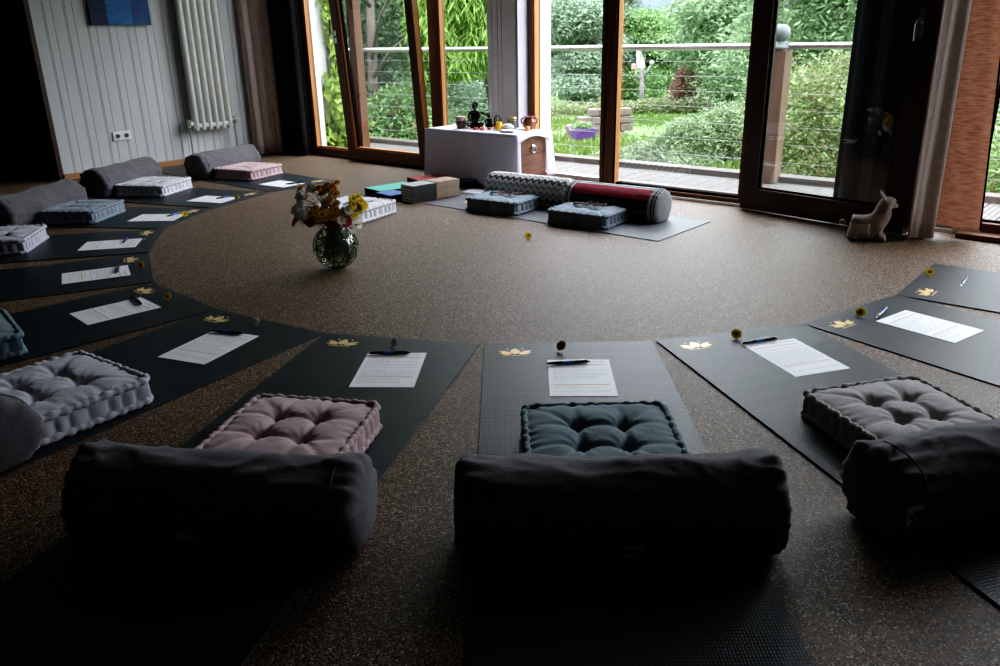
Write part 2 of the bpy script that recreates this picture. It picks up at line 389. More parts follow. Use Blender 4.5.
# ------------------------------------------------------------------ camera
cam_d = bpy.data.cameras.new('camera'); cam = bpy.data.objects.new('camera', cam_d); COL.objects.link(cam)
f, p, r, H = 802.18, .35312, -.0209983, 1.04702
cp, sp, c_, s_ = math.cos(p), math.sin(p), math.cos(r), math.sin(r)
Rv = Vector((c_, s_*sp, s_*cp)); Uv = Vector((-s_, c_*sp, c_*cp)); Fv = Vector((0, cp, -sp))
m4 = Matrix(((Rv[0], Uv[0], -Fv[0], 0), (Rv[1], Uv[1], -Fv[1], 0), (Rv[2], Uv[2], -Fv[2], H), (0, 0, 0, 1)))
cam.matrix_world = m4
cam_d.sensor_width = 36; cam_d.lens = f*36/1000; cam_d.clip_start = .05; cam_d.clip_end = 2000
sc.camera = cam

# ------------------------------------------------------------------ room shell
LW = -7.13; VW = 4.88; RW = 1.3; BW = -2.6; CZ = 2.5; FU = -10.2
mb = MB().box(FU, RW+.15, BW-.1, 4.97, -.12, 0)
wall_obj('floor', mb, M['floor'])
mb = MB().box(FU, RW+.15, BW-.1, 5.0, CZ, CZ+.12)
wall_obj('ceiling', mb, M['ceiling'])
# left wall with panelling boards
mb = MB().box(LW-.14, LW-.012, 2.71, 5.0, 0, CZ)
v = 2.71; k = 0
while v < 4.97:
    w = (.092, .013, .058)[k % 3]; w = min(w, 4.98-v)
    mb.box(LW-.013, LW, v+.002, v+w-.002, .0, CZ, mi=1, bev=.0015); v += w; k += 1
wall_obj('wall_left', mb, [M['groove'], M['white_board']])
mb = MB().box(LW-.16, LW+.004, 2.675, 2.712, 0, 2.2); wall_obj('trim_1', mb, M['wood_dark'])
mb = MB().box(LW, LW+.016, 2.712, 4.86, 0, .052, bev=.004); wall_obj('baseboard_left', mb, M['skirting'])
# the wall continues nearer the camera behind the doorway
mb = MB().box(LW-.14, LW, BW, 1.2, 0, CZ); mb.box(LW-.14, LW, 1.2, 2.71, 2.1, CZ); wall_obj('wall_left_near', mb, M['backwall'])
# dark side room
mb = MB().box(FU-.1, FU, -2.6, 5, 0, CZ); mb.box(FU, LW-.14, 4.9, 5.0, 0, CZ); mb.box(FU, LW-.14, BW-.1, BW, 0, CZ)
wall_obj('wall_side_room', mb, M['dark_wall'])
# window wall: corner piece, header, pillar, right piece
mb = MB()
mb.box(LW-.14, -6.64, VW, 5.05, 0, CZ); mb.box(-6.64, RW, VW, 5.05, 2.22, CZ); mb.box(1.05, RW+.15, VW, 5.05, 0, CZ)
mb.box(-.98, -.90, VW-.02, 5.05, 0, 2.22)
wall_obj('wall_far', mb, M['white_board'])
mb = MB().box(-4.31, -4.02, VW, 5.06, 0, 2.22)
x = -4.31
for w in (.05, .055, .04, .135):
    mb.box(x+.003, x+w-.003, VW-.012, VW+.001, 0, 2.22, mi=1, bev=.001); x += w
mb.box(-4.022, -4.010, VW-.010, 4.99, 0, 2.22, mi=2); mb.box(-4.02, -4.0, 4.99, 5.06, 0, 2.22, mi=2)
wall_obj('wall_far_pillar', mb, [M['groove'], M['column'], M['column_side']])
mb = MB().box(RW, RW+.15, BW, VW, 0, CZ); wall_obj('wall_right', mb, M['backwall'])
mb = MB().box(LW-.14, RW+.15, BW-.1, BW, 0, CZ); wall_obj('wall_back', mb, M['backwall'])
mb = MB().box(-3.9, .0, BW-.13, BW-.105, -.1, .0)

# ------------------------------------------------------------------ window 1 (left unit, tilted casement)
def rect_frame(mb, u0, u1, z0, z1, v0, v1, wl, wr, wb, wt, mi=0):
    mb.box(u0, u0+wl, v0, v1, z0, z1, mi, bev=.003); mb.box(u1-wr, u1, v0, v1, z0, z1, mi, bev=.003)
    mb.box(u0+wl, u1-wr, v0, v1, z0, z0+wb, mi, bev=.003); mb.box(u0+wl, u1-wr, v0, v1, z1-wt, z1, mi, bev=.003)
def bead(mb, u0, u1, z0, z1, v0, v1, w, mi):
    rect_frame(mb, u0, u1, z0, z1, v0, v1, w, w, w, w, mi)
mb = MB()
F0, F1 = VW-.01, VW+.07
mb.box(-6.64, -6.58, F0, F1, 0, 2.22, 0, .003); mb.box(-4.325, -4.31, F1, F1+.03, 0, 2.22, 0, .003)
mb.box(-5.95, -5.86, F0, F1, .05, 2.16, 0, .003); mb.box(-4.95, -4.84, F0, F1, .05, 2.16, 0, .003)
mb.box(-6.58, -4.31, F0, F1, 0, .075, 0, .003); mb.box(-6.58, -4.31, F0, F1, 2.15, 2.22, 0, .003)
for a, b in ((-6.58, -5.95), (-4.84, -4.31)):
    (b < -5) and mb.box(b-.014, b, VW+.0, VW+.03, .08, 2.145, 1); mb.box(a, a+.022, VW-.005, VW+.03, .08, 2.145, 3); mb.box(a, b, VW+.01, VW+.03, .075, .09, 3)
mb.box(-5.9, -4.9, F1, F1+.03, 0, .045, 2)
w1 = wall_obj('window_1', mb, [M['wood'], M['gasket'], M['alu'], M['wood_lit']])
for a, b in ((-6.58, -5.95), (-4.84, -4.31)):
    g = MB().box(a+.005, b-.005, VW+.03, VW+.034, .08, 2.145).build('pane', M['glass'], w1)
TA = math.radians(3.7)
def tilt(x, y, z): return (x, y-(z-.03)*math.tan(TA), z)
mb = MB(); rect_frame(mb, -5.995, -4.965, .02, 2.17, VW-.075, VW-.012, .085, .085, .095, .085)
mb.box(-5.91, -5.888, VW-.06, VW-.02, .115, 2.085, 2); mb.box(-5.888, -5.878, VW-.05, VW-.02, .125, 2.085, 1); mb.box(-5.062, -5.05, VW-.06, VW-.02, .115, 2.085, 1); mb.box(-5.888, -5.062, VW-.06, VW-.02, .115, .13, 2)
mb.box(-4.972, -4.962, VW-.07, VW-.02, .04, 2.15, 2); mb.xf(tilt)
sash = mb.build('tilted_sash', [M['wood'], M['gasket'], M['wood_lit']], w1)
MB().box(-5.905, -5.055, VW-.03, VW-.026, .12, 2.08).xf(tilt).build('pane', M['glass'], sash)
mb = MB().tube([(-5.955, VW-.078, 1.08), (-5.955, VW-.13, 1.08), (-5.955, VW-.135, 1.10), (-5.955, VW-.125, 1.22)], .009, 8)
mb.box(-5.97, -5.94, VW-.085, VW-.074, 1.03, 1.13).xf(tilt)
mb.build('handle', M['chrome'], sash)

# ------------------------------------------------------------------ door 1 (large sliding unit with an opened leaf)
mb = MB()
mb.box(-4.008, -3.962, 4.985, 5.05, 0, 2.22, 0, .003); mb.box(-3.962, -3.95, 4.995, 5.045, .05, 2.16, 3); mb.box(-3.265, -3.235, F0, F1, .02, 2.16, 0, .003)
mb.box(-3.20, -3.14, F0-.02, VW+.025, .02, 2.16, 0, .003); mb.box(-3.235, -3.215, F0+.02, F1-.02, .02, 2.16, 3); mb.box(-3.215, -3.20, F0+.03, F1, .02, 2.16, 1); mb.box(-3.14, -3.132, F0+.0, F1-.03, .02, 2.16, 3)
mb.box(-3.14, -3.135, F0-.015, VW+.008, .03, 2.16, 1)
mb.box(-2.20, -2.12, F0, F1, .02, 2.16, 0, .003); mb.box(-1.0, -.94, F0, F1, .02, 2.16, 0, .003)
mb.box(-4.0, -.94, F0-.01, 5.05, 0, .045, 0, .003); mb.box(-4.0, -.94, F0, F1, 2.14, 2.22, 0, .003)
mb.box(-3.82, -.94, F0-.035, F0-.008, 0, .018, 2)
mb.box(-3.14, -2.2, F0+.015, F1, .045, .062, 1)
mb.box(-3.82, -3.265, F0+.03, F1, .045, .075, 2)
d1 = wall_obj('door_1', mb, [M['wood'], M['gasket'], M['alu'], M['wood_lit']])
MB().add([(-3.955, 5.02, .05), (-3.262, VW+.036, .05), (-3.262, VW+.036, 2.15), (-3.955, 5.02, 2.15)], [(0, 1, 2, 3)]).build('pane', M['glass'], d1)
MB().box(-3.135, -2.19, VW+.034, VW+.038, .08, 2.15).build('pane', M['glass'], d1)
MB().box(-2.125, -.99, VW+.034, VW+.038, .05, 2.15).build('pane', M['glass'], d1)
# opened leaf
la = (1.479, 5.049); lb = (2.22, 4.13); lang = math.atan2(lb[1]-la[1], lb[0]-la[0])
mb = MB(); rect_frame(mb, .07, 1.09, .012, 2.16, 0, .062, .108, .115, .13, .11)
bead(mb, .178, .975, .142, 2.05, .018, .03, .012, 1)
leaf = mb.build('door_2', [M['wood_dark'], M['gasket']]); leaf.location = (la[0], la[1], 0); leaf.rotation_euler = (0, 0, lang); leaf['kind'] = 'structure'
MB().box(.18, .97, .022, .026, .145, 2.045).build('pane', M['glass'], leaf)
mb = MB().box(1.012, 1.042, -.008, 0, 1.0, 1.14); mb.tube([(1.027, -.005, 1.08), (1.027, -.05, 1.08), (1.027, -.055, 1.07), (1.027, -.05, .99)], .008, 8)
mb.build('handle', M['chrome'], leaf)
# window 2 at right
mb = MB(); rect_frame(mb, -.90, 1.05, 0, 2.22, VW-.06, VW+.03, .05, .06, .075, .07)
bead(mb, -.85, .99, .075, 2.15, VW-.02, VW-.005, .012, 1)
mb.box(-.9, 1.05, VW-.16, VW-.06, 0, .03, 0, .003)
w2 = wall_obj('window_2', mb, [M['wood'], M['gasket']])
MB().box(-.845, .985, VW-.012, VW-.008, .08, 2.145).build('pane', M['glass'], w2)

# ------------------------------------------------------------------ curtains
def curtain(name, path, z0, z1, mat, amp, waves, label, cat='curtain', thick=.0, taper=0, seed=1):
    """path: two points in wall coordinates; gathered folds"""
    (u0, v0), (u1, v1) = path; n = waves*10+1; rows = 16; vs = []; fs = []
    dx, dy = u1-u0, v1-v0; Ln = math.hypot(dx, dy); nx, ny = -dy/Ln, dx/Ln; rr = random.Random(seed)
    ph = [rr.uniform(-.6, .6) for _ in range(8)]
    for j in range(rows+1):
        t = j/rows; z = z0+(z1-z0)*t
        for i in range(n):
            q = i/(n-1); a = amp*(.7+.3*(1-t))*math.sin(2*PI*waves*q+ph[0]+.5*math.sin(2.2*t+ph[1])+.6*math.sin(q*7+ph[2]))
            a += amp*.25*math.sin(2*PI*waves*2.3*q+ph[3]+t)
            s = (q-.5)*(1-taper*t)+.5
            vs.append((u0+dx*s+nx*a, v0+dy*s+ny*a, z))
    for j in range(rows):
        for i in range(n-1): fs.append((j*n+i, j*n+i+1, (j+1)*n+i+1, (j+1)*n+i))
    o = wall_obj(name, MB().add(vs, fs), mat, smooth=True, kind=None)
    md = o.modifiers.new('s', 'SOLIDIFY'); md.thickness = .004
    return tag(o, label, cat)
curtain('curtain', [(-7.06, 4.50), (-6.93, 4.74)], .012, 2.42, M['cur_taupe'], .018, 3, 'taupe curtain gathered in the corner beside the radiator', seed=2)
curtain('curtain', [(-7.02, 4.77), (-6.60, 4.79)], .012, 2.42, M['cur_black'], .035, 5, 'black curtain hanging beside the tilted window at left', seed=3)
curtain('curtain', [(-1.075, 4.49), (-.985, 4.63)], .012, 2.42, M['cur_taupe'], .022, 1, 'taupe curtain hanging in one fold beside the rust-coloured panel', seed=4)
o = curtain('curtain', [(-1.20, 4.66), (-1.02, 4.72)], .012, 2.42, M['cur_black'], .018, 2, 'narrow black curtain between the open door leaf and the taupe curtain', seed=5)
# navy curtain behind the opened leaf
def leafpt(s, d): return (la[0]+s*math.cos(lang)-d*math.sin(lang), la[1]+s*math.sin(lang)+d*math.cos(lang))
def to_uv(P_): return (P_[0]*EX[0]+P_[1]*EX[1], P_[0]*NX[0]+P_[1]*NX[1])
a = to_uv(leafpt(.625, .09)); b = to_uv(leafpt(1.16, .12))
curtain('curtain', [a, b], .02, 2.42, M['cur_navy'], .014, 4, 'dark blue-black curtain hanging behind the glass of the open door leaf', seed=6)
# rust panel, leaning slightly
n = 24; vs = []; fs = []
for j in range(25):
    t = j/24; z = .06+t*2.3
    for i in range(n+1):
        q = i/n; ul = -1.03; ur = -.785-.066*(z-.06)/1.1*1.0
        vs.append((ul+(ur-ul)*q, 4.69+.008*math.sin(q*9+t*2), z))
for j in range(24):
    for i in range(n): fs.append((j*(n+1)+i, j*(n+1)+i+1, (j+1)*(n+1)+i+1, (j+1)*(n+1)+i))
panel = wall_obj('panel_curtain', MB().add(vs, fs), M['panel_orange'], smooth=True, kind=None)
tag(panel, 'rust-coloured woven panel curtain at the right edge by the window', 'curtain')
MB().tube([(-1.03, 4.69, .062), (-.785, 4.69, .062)], .006, 8).build('hem_bar', M['alu'], panel)
mb = MB().tube([(-.785, 4.69, .06), (-.785-.066*2.1, 4.69, 2.36)], .005, 6); mb.build('side_edge', M['gasket'], panel)
mb = MB()
for (u0, v0, u1, v1) in ((-7.06, 4.3, -7.06, 4.72), (-7.0, 4.78, -3.0, 4.78), (-2.3, 4.70, 1.0, 4.70)):
    mb.tube([(u0, v0, 2.44), (u1, v1, 2.44)], .012, 8)
wall_obj('trim_2', mb, M['steel_dull'])

# ------------------------------------------------------------------ left wall fittings
rad = MB()
for i in range(6):
    v = 3.905+i*.068
    rad.tube([(LW+.085, v, .30), (LW+.085, v, .31), (LW+.085, v, 2.19), (LW+.085, v, 2.2)], [.018, .030, .030, .018], 14)
R0 = bpy.data.objects.new('radiator', None); COL.objects.link(R0); R0.rotation_euler = (0, 0, A)
tag(R0, 'tall white tubular radiator on the white panelled left wall', 'radiator')
for i in range(6):
    v = 3.905+i*.068
    MB().tube([(LW+.085, v, .295), (LW+.085, v, .31), (LW+.085, v, 2.19), (LW+.085, v, 2.2)], [.020, .031, .031, .020], 14).build('column', M['radiator'], R0, auto=50)
for z in (.32, 2.12): MB().box(LW+.06, LW+.11, 3.88, 4.27, z, z+.04, bev=.008).build('header', M['radiator'], R0)
for v in (3.95, 4.17): MB().box(LW, LW+.07, v, v+.03, .34, .38).build('bracket', M['radiator'], R0)
for v in (3.84, 4.305):
    vv = MB().tube([(LW+.085, v, 0), (LW+.085, v, .37)], .009, 8); vv.build('pipe', M['steel_dull'], R0)
    mb = MB().tube([(LW+.085, v, .33), (LW+.085, v, .40)], .018, 10); mb.tube([(LW+.085, v, .37), (LW+.085, v+(.06 if v < 4 else -.06), .345)], .012, 8)
    mb.tube([(LW+.085, v, .37), (LW+.145, v, .37)], [.02, .017], 10)
    mb.build('valve', M['chrome'], R0, auto=40)
pic = MB().box(LW+.001, LW+.034, 3.15, 3.66, 1.205, 1.90).build('painting', M['canvas_edge']); pic.rotation_euler = (0, 0, A)
tag(pic, 'blue abstract canvas in three vertical bands on the left wall', 'painting')
MB().box(LW+.034, LW+.036, 3.15, 3.29, 1.207, 1.898, 0).box(LW+.034, LW+.036, 3.29, 3.50, 1.207, 1.898, 1).box(LW+.034, LW+.036, 3.50, 3.66, 1.207, 1.898, 2).build('canvas', [M['paint_dark'], M['paint_mid'], M['paint_lite']], pic)
so = MB().box(LW, LW+.012, 3.172, 3.328, .274, .350, bev=.003).build('wall_socket', M['socket']); so.rotation_euler = (0, 0, A)
tag(so, 'white double power socket low on the panelled wall', 'socket')
for v in (3.211, 3.289):
    mb = MB(); mb.lathe([(.024, .012), (.022, .0155), (.019, .0155), (.018, .008)], 24); mb.xf(lambda x, y, z: (LW+z, v+x, .312+y))
    s2 = mb.build('socket_ring', M['socket'], so, smooth=True)
    mb = MB().lathe([(.0, .0125), (.018, .0125)], 20); mb.xf(lambda x, y, z: (LW+z, v+x, .312+y)); mb.build('socket_hole', M['socket_hole'], s2)

# dark side room contents
mb = MB().box(FU+.02, FU+.5, 1.6, 3.6, .08, .78, bev=.006); sb = wall_obj('sideboard', mb, M['wood_dark'], kind=None); tag(sb, 'low dark sideboard in the unlit room beyond the doorway', 'sideboard')
MB().box(FU+.0, FU+.53, 1.56, 3.64, .78, .81, bev=.004).build('top', M['wood_dark'], sb)
for v in (1.62, 2.28, 2.94): MB().box(FU+.5, FU+.515, v, v+.62, .1, .76, bev=.004).build('door', M['wood_dark'], sb)
for (x, y) in ((FU+.05, 1.65), (FU+.45, 1.65), (FU+.05, 3.5), (FU+.45, 3.5)): MB().box(x, x+.05, y, y+.05, 0, .08).build('leg', M['wood_dark'], sb)
bo = MB().lathe([(.032, 0), (.036, .01), (.036, .15), (.03, .18), (.014, .21), (.014, .235)], 20).build('bottle', M['bottle'], smooth=True)
bo.location = (*W(-7.62, 2.55), 0); tag(bo, 'dim teal bottle on the floor just inside the dark doorway', 'bottle')
MB().lathe([(.016, .235), (.016, .26), (.012, .263)], 16).build('cap', M['gasket'], bo, smooth=True)

# ------------------------------------------------------------------ deck and railing
DZ = -.04
mb = MB().box(-7.6, 2.6, 4.97, 6.1, -.30, DZ-.02, 1)
x = -7.6
while x < 2.6:
    w = .135
    for (a, b) in ((4.97, 6.06),):
        for q in range(4):
            mb.box(x+.003+q*.0325, x+.003+q*.0325+.028, a, b, DZ-.03, DZ, 0)
    x += w
wall_obj('deck', mb, [M['deck'], M['deck_gap']])
mb = MB()
for q in range(5): mb.box(-7.6, 2.6, 6.062+q*.030, 6.062+q*.030+.024, DZ-.03, DZ+.045, 0)
mb.box(-7.6, 2.6, 6.065, 6.205, DZ-.3, DZ+.036, 1)
wall_obj('deck_kerb', mb, [M['deck_kerb'], M['deck_gap']])
RVv = 6.02
posts = [(-7.35,), (-2.42,), (2.2,)]
railing = bpy.data.objects.new('balcony_railing', None); COL.objects.link(railing); railing.rotation_euler = (0, 0, A)
tag(railing, 'steel handrail and thin wires along the outer edge of the deck', 'railing')
MB().tube([(-7.6, RVv, .945), (2.6, RVv, .945)], .024, 14).build('handrail', M['steel'], railing, smooth=True)
for z in (.838, .728, .616, .496, .375, .25, .12): MB().tube([(-7.6, RVv, z), (2.6, RVv, z)], .0018, 6).build('wire', M['wirem'], railing)
for (u, v) in ((-7.28, RVv), (-2.485, RVv), (2.1, RVv)):
    po = MB().box(-.068, .068, -.06, .06, DZ, .925, bev=.006).build('railing_post', M['post']); po.location = (*W(u, v), 0); po.rotation_euler = (0, 0, A)
    tag(po, {-7.28: 'brown wooden deck post seen through the tilted window', -2.485: 'brown wooden deck post with a round ball cap, seen through the door'}.get(u, 'brown wooden deck post at the far right end of the railing'), 'post')
    MB().lathe([(.0, .925), (.07, .925), (.075, .94), (.05, .955), (.035, .98), (.03, .985)], 24).build('cap_base', M['ball'], po, smooth=True)
    MB().ball((0, 0, 1.035), .062, 24, 16).build('ball_cap', M['ball'], po, smooth=True)
# white outside pier and ivy wall
mb = MB().box(-4.10, -3.957, 5.07, 5.204, DZ, 2.6); wall_obj('trim_3', mb, M['white_paint'])
mb = MB().box(-7.25, -7.0, 5.05, 5.55, -1.2, 2.9); wall_obj('wall_outside', mb, M['white_paint'])

# ------------------------------------------------------------------ garden
def leafcloud(blobs, n, size, seed, droop=0, elong=1.6, shell=.55, flat=.0):
    """blobs: (x,y,z,rx,ry,rz); a cloud of small pointed leaves"""
    rg = np.random.default_rng(seed); vol = np.array([b[3]*b[4]*b[5] for b in blobs])**.67; pr = vol/vol.sum()
    idx = rg.choice(len(blobs), n, p=pr); B = np.array(blobs)[idx]
    d = rg.normal(size=(n, 3)); d /= np.linalg.norm(d, axis=1)[:, None]
    rad = (shell+(1-shell)*rg.random(n))[:, None]*(1+.12*rg.normal(size=(n, 1)))
    c = B[:, :3]+d*rad*B[:, 3:]
    ax = rg.normal(size=(n, 3))*np.array([1, 1, .6])+d*.5; ax[:, 2] -= droop*2; ax /= np.linalg.norm(ax, axis=1)[:, None]
    nn = rg.normal(size=(n, 3))+d*.8; nn[:, 2] += .5
    sd = np.cross(ax, nn); sd /= np.linalg.norm(sd, axis=1)[:, None]+1e-9
    up = np.cross(sd, ax)
    s = size*(.6+.8*rg.random((n, 1)))
    L = ax*s*elong*.5; S = sd*s*.5/1.0*.55
    V = np.stack([c-L, c+S-L*.1+up*s*.06, c+L, c-S-L*.1+up*s*.06], 1).reshape(-1, 3)
    Fc = np.arange(n*4).reshape(n, 4)
    return V, Fc
def leafmesh(name, V, Fc, mats, mi=None):
    me = bpy.data.meshes.new(name); nv = len(V); nf = len(Fc)
    me.vertices.add(nv); me.vertices.foreach_set('co', V.astype(np.float32).ravel())
    me.loops.add(nf*4); me.loops.foreach_set('vertex_index', Fc.astype(np.int32).ravel())
    me.polygons.add(nf); me.polygons.foreach_set('loop_start', np.arange(0, nf*4, 4, dtype=np.int32))
    for m in mats: me.materials.append(m)
    if mi is not None: me.polygons.foreach_set('material_index', mi.astype(np.int32))
    me.update(calc_edges=True); return me
def branchy(mb, base, top, r0, n, seed, spread=1.0):
    rr = random.Random(seed); b = Vector(base); t = Vector(top)
    mid = (b+t)/2+Vector((rr.uniform(-.15, .15), rr.uniform(-.15, .15), 0))
    mb.tube([b, mid, t], [r0, r0*.75, r0*.4], 8)
    for i in range(n):
        q = rr.uniform(.3, .95); s = b.lerp(t, q); a = rr.uniform(0, 2*PI); L_ = spread*rr.uniform(.5, 1)
        e = s+Vector((math.cos(a)*L_, math.sin(a)*L_, L_*rr.uniform(.3, .9)))
        m2 = s.lerp(e, .5)+Vector((0, 0, .1*L_)); mb.tube([s, m2, e], [r0*.35, r0*.22, r0*.1], 6)
GZ = -.8
def tree(name, x, y, blobs, n, size, mat, label, cat='tree', trunk=None, seed=0, droop=0, elong=1.6, group=None, blossom=None, shell=.55):
    root = empty(name, (x, y, GZ), 0, label, cat, group)
    fine = 1 if group else .62; n = int(n*(1 if group else 2.1)); V, Fc = leafcloud(blobs, n, size*fine, seed, droop, elong, shell)
    mi = None; mats = [mat]
    if blossom:
        mats = [mat, blossom[0]]; mi = (np.random.default_rng(seed+5).random(len(Fc)) < blossom[1]).astype(int)
    me = leafmesh('foliage', V, Fc, mats, mi); o = instance(me, 'foliage', root)
    if trunk:
        mb = MB()
        for t in trunk: branchy(mb, t[0], t[1], t[2], t[3], seed+1, t[4] if len(t) > 4 else 1)
        mb.build('trunk', M['bark'], root, smooth=True)
    return root
def az(px, Y): return ((px-494)/852*Y, Y)

def lump(rs, seed, cx=0, cy=0, z0=0, h=2, w=1, n=9):
    rr = random.Random(seed); out = []
    for i in range(n):
        q = (i+.5)/n; a = rr.uniform(0, 2*PI); rad = w*.55*rr.random()
        out.append((cx+math.cos(a)*rad, cy+math.sin(a)*rad, z0+h*q, w*rr.uniform(.4, .62), w*rr.uniform(.4, .62), h/n*rr.uniform(1.2, 2.0)))
    return out
# big tree through the tilted window
X, Y = az(386, 13); tree('tree', X, Y, lump(0, 1, 0, 0, 1.6, 3.6, 2.3, 14)+[(.5, -.5, 1.8, .7, .7, .5), (-.7, -.3, 1.7, .7, .7, .5)], 15000, .13, M['l_birch'], 'mid green tree with a pale branching trunk behind the tilted window', trunk=[((0, -2.0, 0), (.12, -1.9, 3.4), .085, 6, 1.3), ((-.2, -1.9, 0), (-.75, -1.8, 2.6), .055, 4, .9)], seed=11, elong=2.4, droop=.4)
X, Y = az(466, 10.5); tree('tree', X, Y, [(0, 0, 2.6, .65, .6, .7), (-.35, 0, 2.0, .4, .4, .5), (.2, .1, 1.85, .4, .4, .45), (-.15, 0, 1.65, .3, .3, .3), (-.5, .2, 1.55, .2, .25, .3), (.1, 0, 3.2, .8, .7, .6)], 10000, .085, M['l_bright'], 'bright yellow-green tree with long drooping leaves left of the white pillar', trunk=[((.5, .8, 0), (.1, .1, 2.9), .06, 6, .8)], seed=12, elong=3.2, droop=.9)
# shrubs just beyond the deck at left
X, Y = az(392, 10.6); tree('shrub', X, Y, [(-.35, 0, .45, .5, .45, .45), (.15, .1, .5, .45, .4, .5), (.5, 0, .35, .4, .4, .4), (-.75, .1, .6, .4, .4, .55), (0, .3, .95, .45, .4, .35)], 9000, .085, M['l_mid'], 'leafy green shrub with reddish flowers below the tilted window', 'shrub', trunk=[((0, 0, 0), (0, 0, .6), .03, 6, .4)], seed=13, blossom=(M['l_blossom'], .05))
X, Y = az(345, 11.5); tree('shrub', X, Y, lump(0, 3, 0, 0, .1, 2.3, .9, 7), 7000, .09, M['l_dark'], 'darker upright shrub beside the ivy-covered wall', 'shrub', trunk=[((0, 0, 0), (0, 0, 1.4), .04, 6, .5)], seed=14)
X, Y = az(420, 15); tree('shrub', X, Y, lump(0, 4, 0, 0, .1, 1.7, 1.2, 7), 6000, .10, M['l_grey'], 'grey-green bush on the lawn between tilted window and pillar', 'shrub', trunk=[((0, 0, 0), (0, 0, 1.0), .04, 6, .5)], seed=15)
X, Y = az(488, 19); tree('shrub', X, Y, lump(0, 5, 0, 0, .1, 2.4, 1.3, 8), 7000, .11, M['l_dark'], 'dark bush at the far side of the lawn near the shed', 'shrub', trunk=[((0, 0, 0), (0, 0, 1.0), .04, 6, .5)], seed=16)
X, Y = az(350, 24); tree('tree', X, Y, lump(0, 7, 0, 0, .4, 5, 3.2, 12), 9000, .2, M['l_birch'], 'broad pale green tree far off behind the ivy-covered wall', trunk=[((0, 0, 0), (0, 0, 3), .12, 6, 1.3)], seed=17)
X, Y = az(448, 27); tree('tree', X, Y, lump(0, 8, 0, 0, .6, 5, 3.4, 12), 9000, .2, M['l_mid'], 'dense green tree far beyond the lawn left of the pillar', trunk=[((0, 0, 0), (0, 0, 3), .12, 6, 1.3)], seed=18)
# central group
X, Y = az(572, 23); tree('tree', X, Y, lump(0, 21, 0, 0, .3, 2.6, 1.8, 12), 15000, .12, M['l_grey'], 'grey-green bushy tree between the pillar and the centre door post', trunk=[((0, 0, 0), (0, 0, 2), .1, 8, 1)], seed=21, blossom=(M['l_wblossom'], .01))
X, Y = az(540, 30); tree('tree', X, Y, lump(0, 22, 0, 0, .5, 4.6, 2.2, 12), 9000, .16, M['l_dark'], 'tall dark tree far off just right of the white pillar', trunk=[((0, 0, 0), (0, 0, 3), .12, 6, 1.3)], seed=22)
X, Y = az(612, 25); tree('tree', X, Y, lump(0, 23, 0, 0, .2, 3.1, 1.5, 12), 12000, .12, M['l_grey'], 'grey-green tree behind the centre door post', trunk=[((0, 0, 0), (0, 0, 2), .1, 8, 1)], seed=23)
X, Y = az(650, 25); tree('tree', X, Y, lump(0, 24, -.2, 0, .2, 2.2, 1.8, 12)+[(.7, 0, 1.1, .8, .8, .9)], 17000, .115, M['l_mid'], 'large rounded green bush behind the white garden stump', trunk=[((0, 0, 0), (0, 0, 2), .1, 8, 1)], seed=24)
X, Y = az(735, 19); tree('tree', X, Y, lump(0, 25, .2, 0, 1.4, 3.2, 1.9, 12)+[(.1, 0, .9, 1.0, .9, .8), (-.4, -.2, 1.9, .7, .7, .6)], 17000, .13, M['l_birch'], 'tall pale green tree with arching branches right of the centre', trunk=[((0, 0, 0), (0, 0, 3), .12, 9, 1.2)], seed=25)
X, Y = az(708, 26); tree('tree', X, Y, lump(0, 26, 0, 0, .2, 2.4, 2.0, 10), 9000, .14, M['l_dark'], 'dark green tree deep in the garden behind the low juniper', trunk=[((0, 0, 0), (0, 0, 2), .12, 6, 1)], seed=26)
# low junipers
X, Y = az(668, 12.0); tree('shrub', X, Y, [(-.6, 0, .08, .5, .4, .2), (0, 0, .16, .5, .4, .28), (.5, .1, .32, .5, .45, .36), (.98, .2, .42, .45, .45, .42), (.2, -.3, .02, .6, .3, .18)], 17000, .06, M['l_juniper'], 'low spreading juniper directly beyond the deck kerb', 'shrub', trunk=[((0, 0, 0), (.1, 0, .3), .03, 8, .5)], seed=31, elong=2.6)
X, Y = az(715, 16); tree('shrub', X, Y, [(-.3, 0, .1, .5, .4, .25), (.2, 0, .2, .5, .4, .3), (.8, .1, .3, .5, .4, .35)], 6000, .08, M['l_birch'], 'light green bush on the lawn behind the juniper', 'shrub', trunk=[((0, 0, 0), (0, 0, .5), .03, 6, .5)], seed=32)
X, Y = az(690, 20.5); tree('shrub', X, Y, [(.1, 0, .8, .4, .4, .5), (-.1, 0, .5, .35, .3, .4)], 2600, .08, M['l_blossom'], 'small reddish brown shrub between the two large trees', 'shrub', trunk=[((0, 0, 0), (0, 0, .6), .03, 6, .4)], seed=33)
X, Y = az(590, 24); tree('flower_bed', X, Y-4, [(-.9, 0, .15, .7, .3, .18), (.1, 0, .18, .7, .3, .2), (1.1, .1, .18, .7, .3, .22), (2.2, 0, .2, .7, .35, .24), (3.2, 0, .2, .7, .35, .24)], 9000, .07, M['l_flower'], 'strip of wild meadow flowers at the back of the lawn', 'flower bed', seed=34, blossom=(M['l_wblossom'], .12))
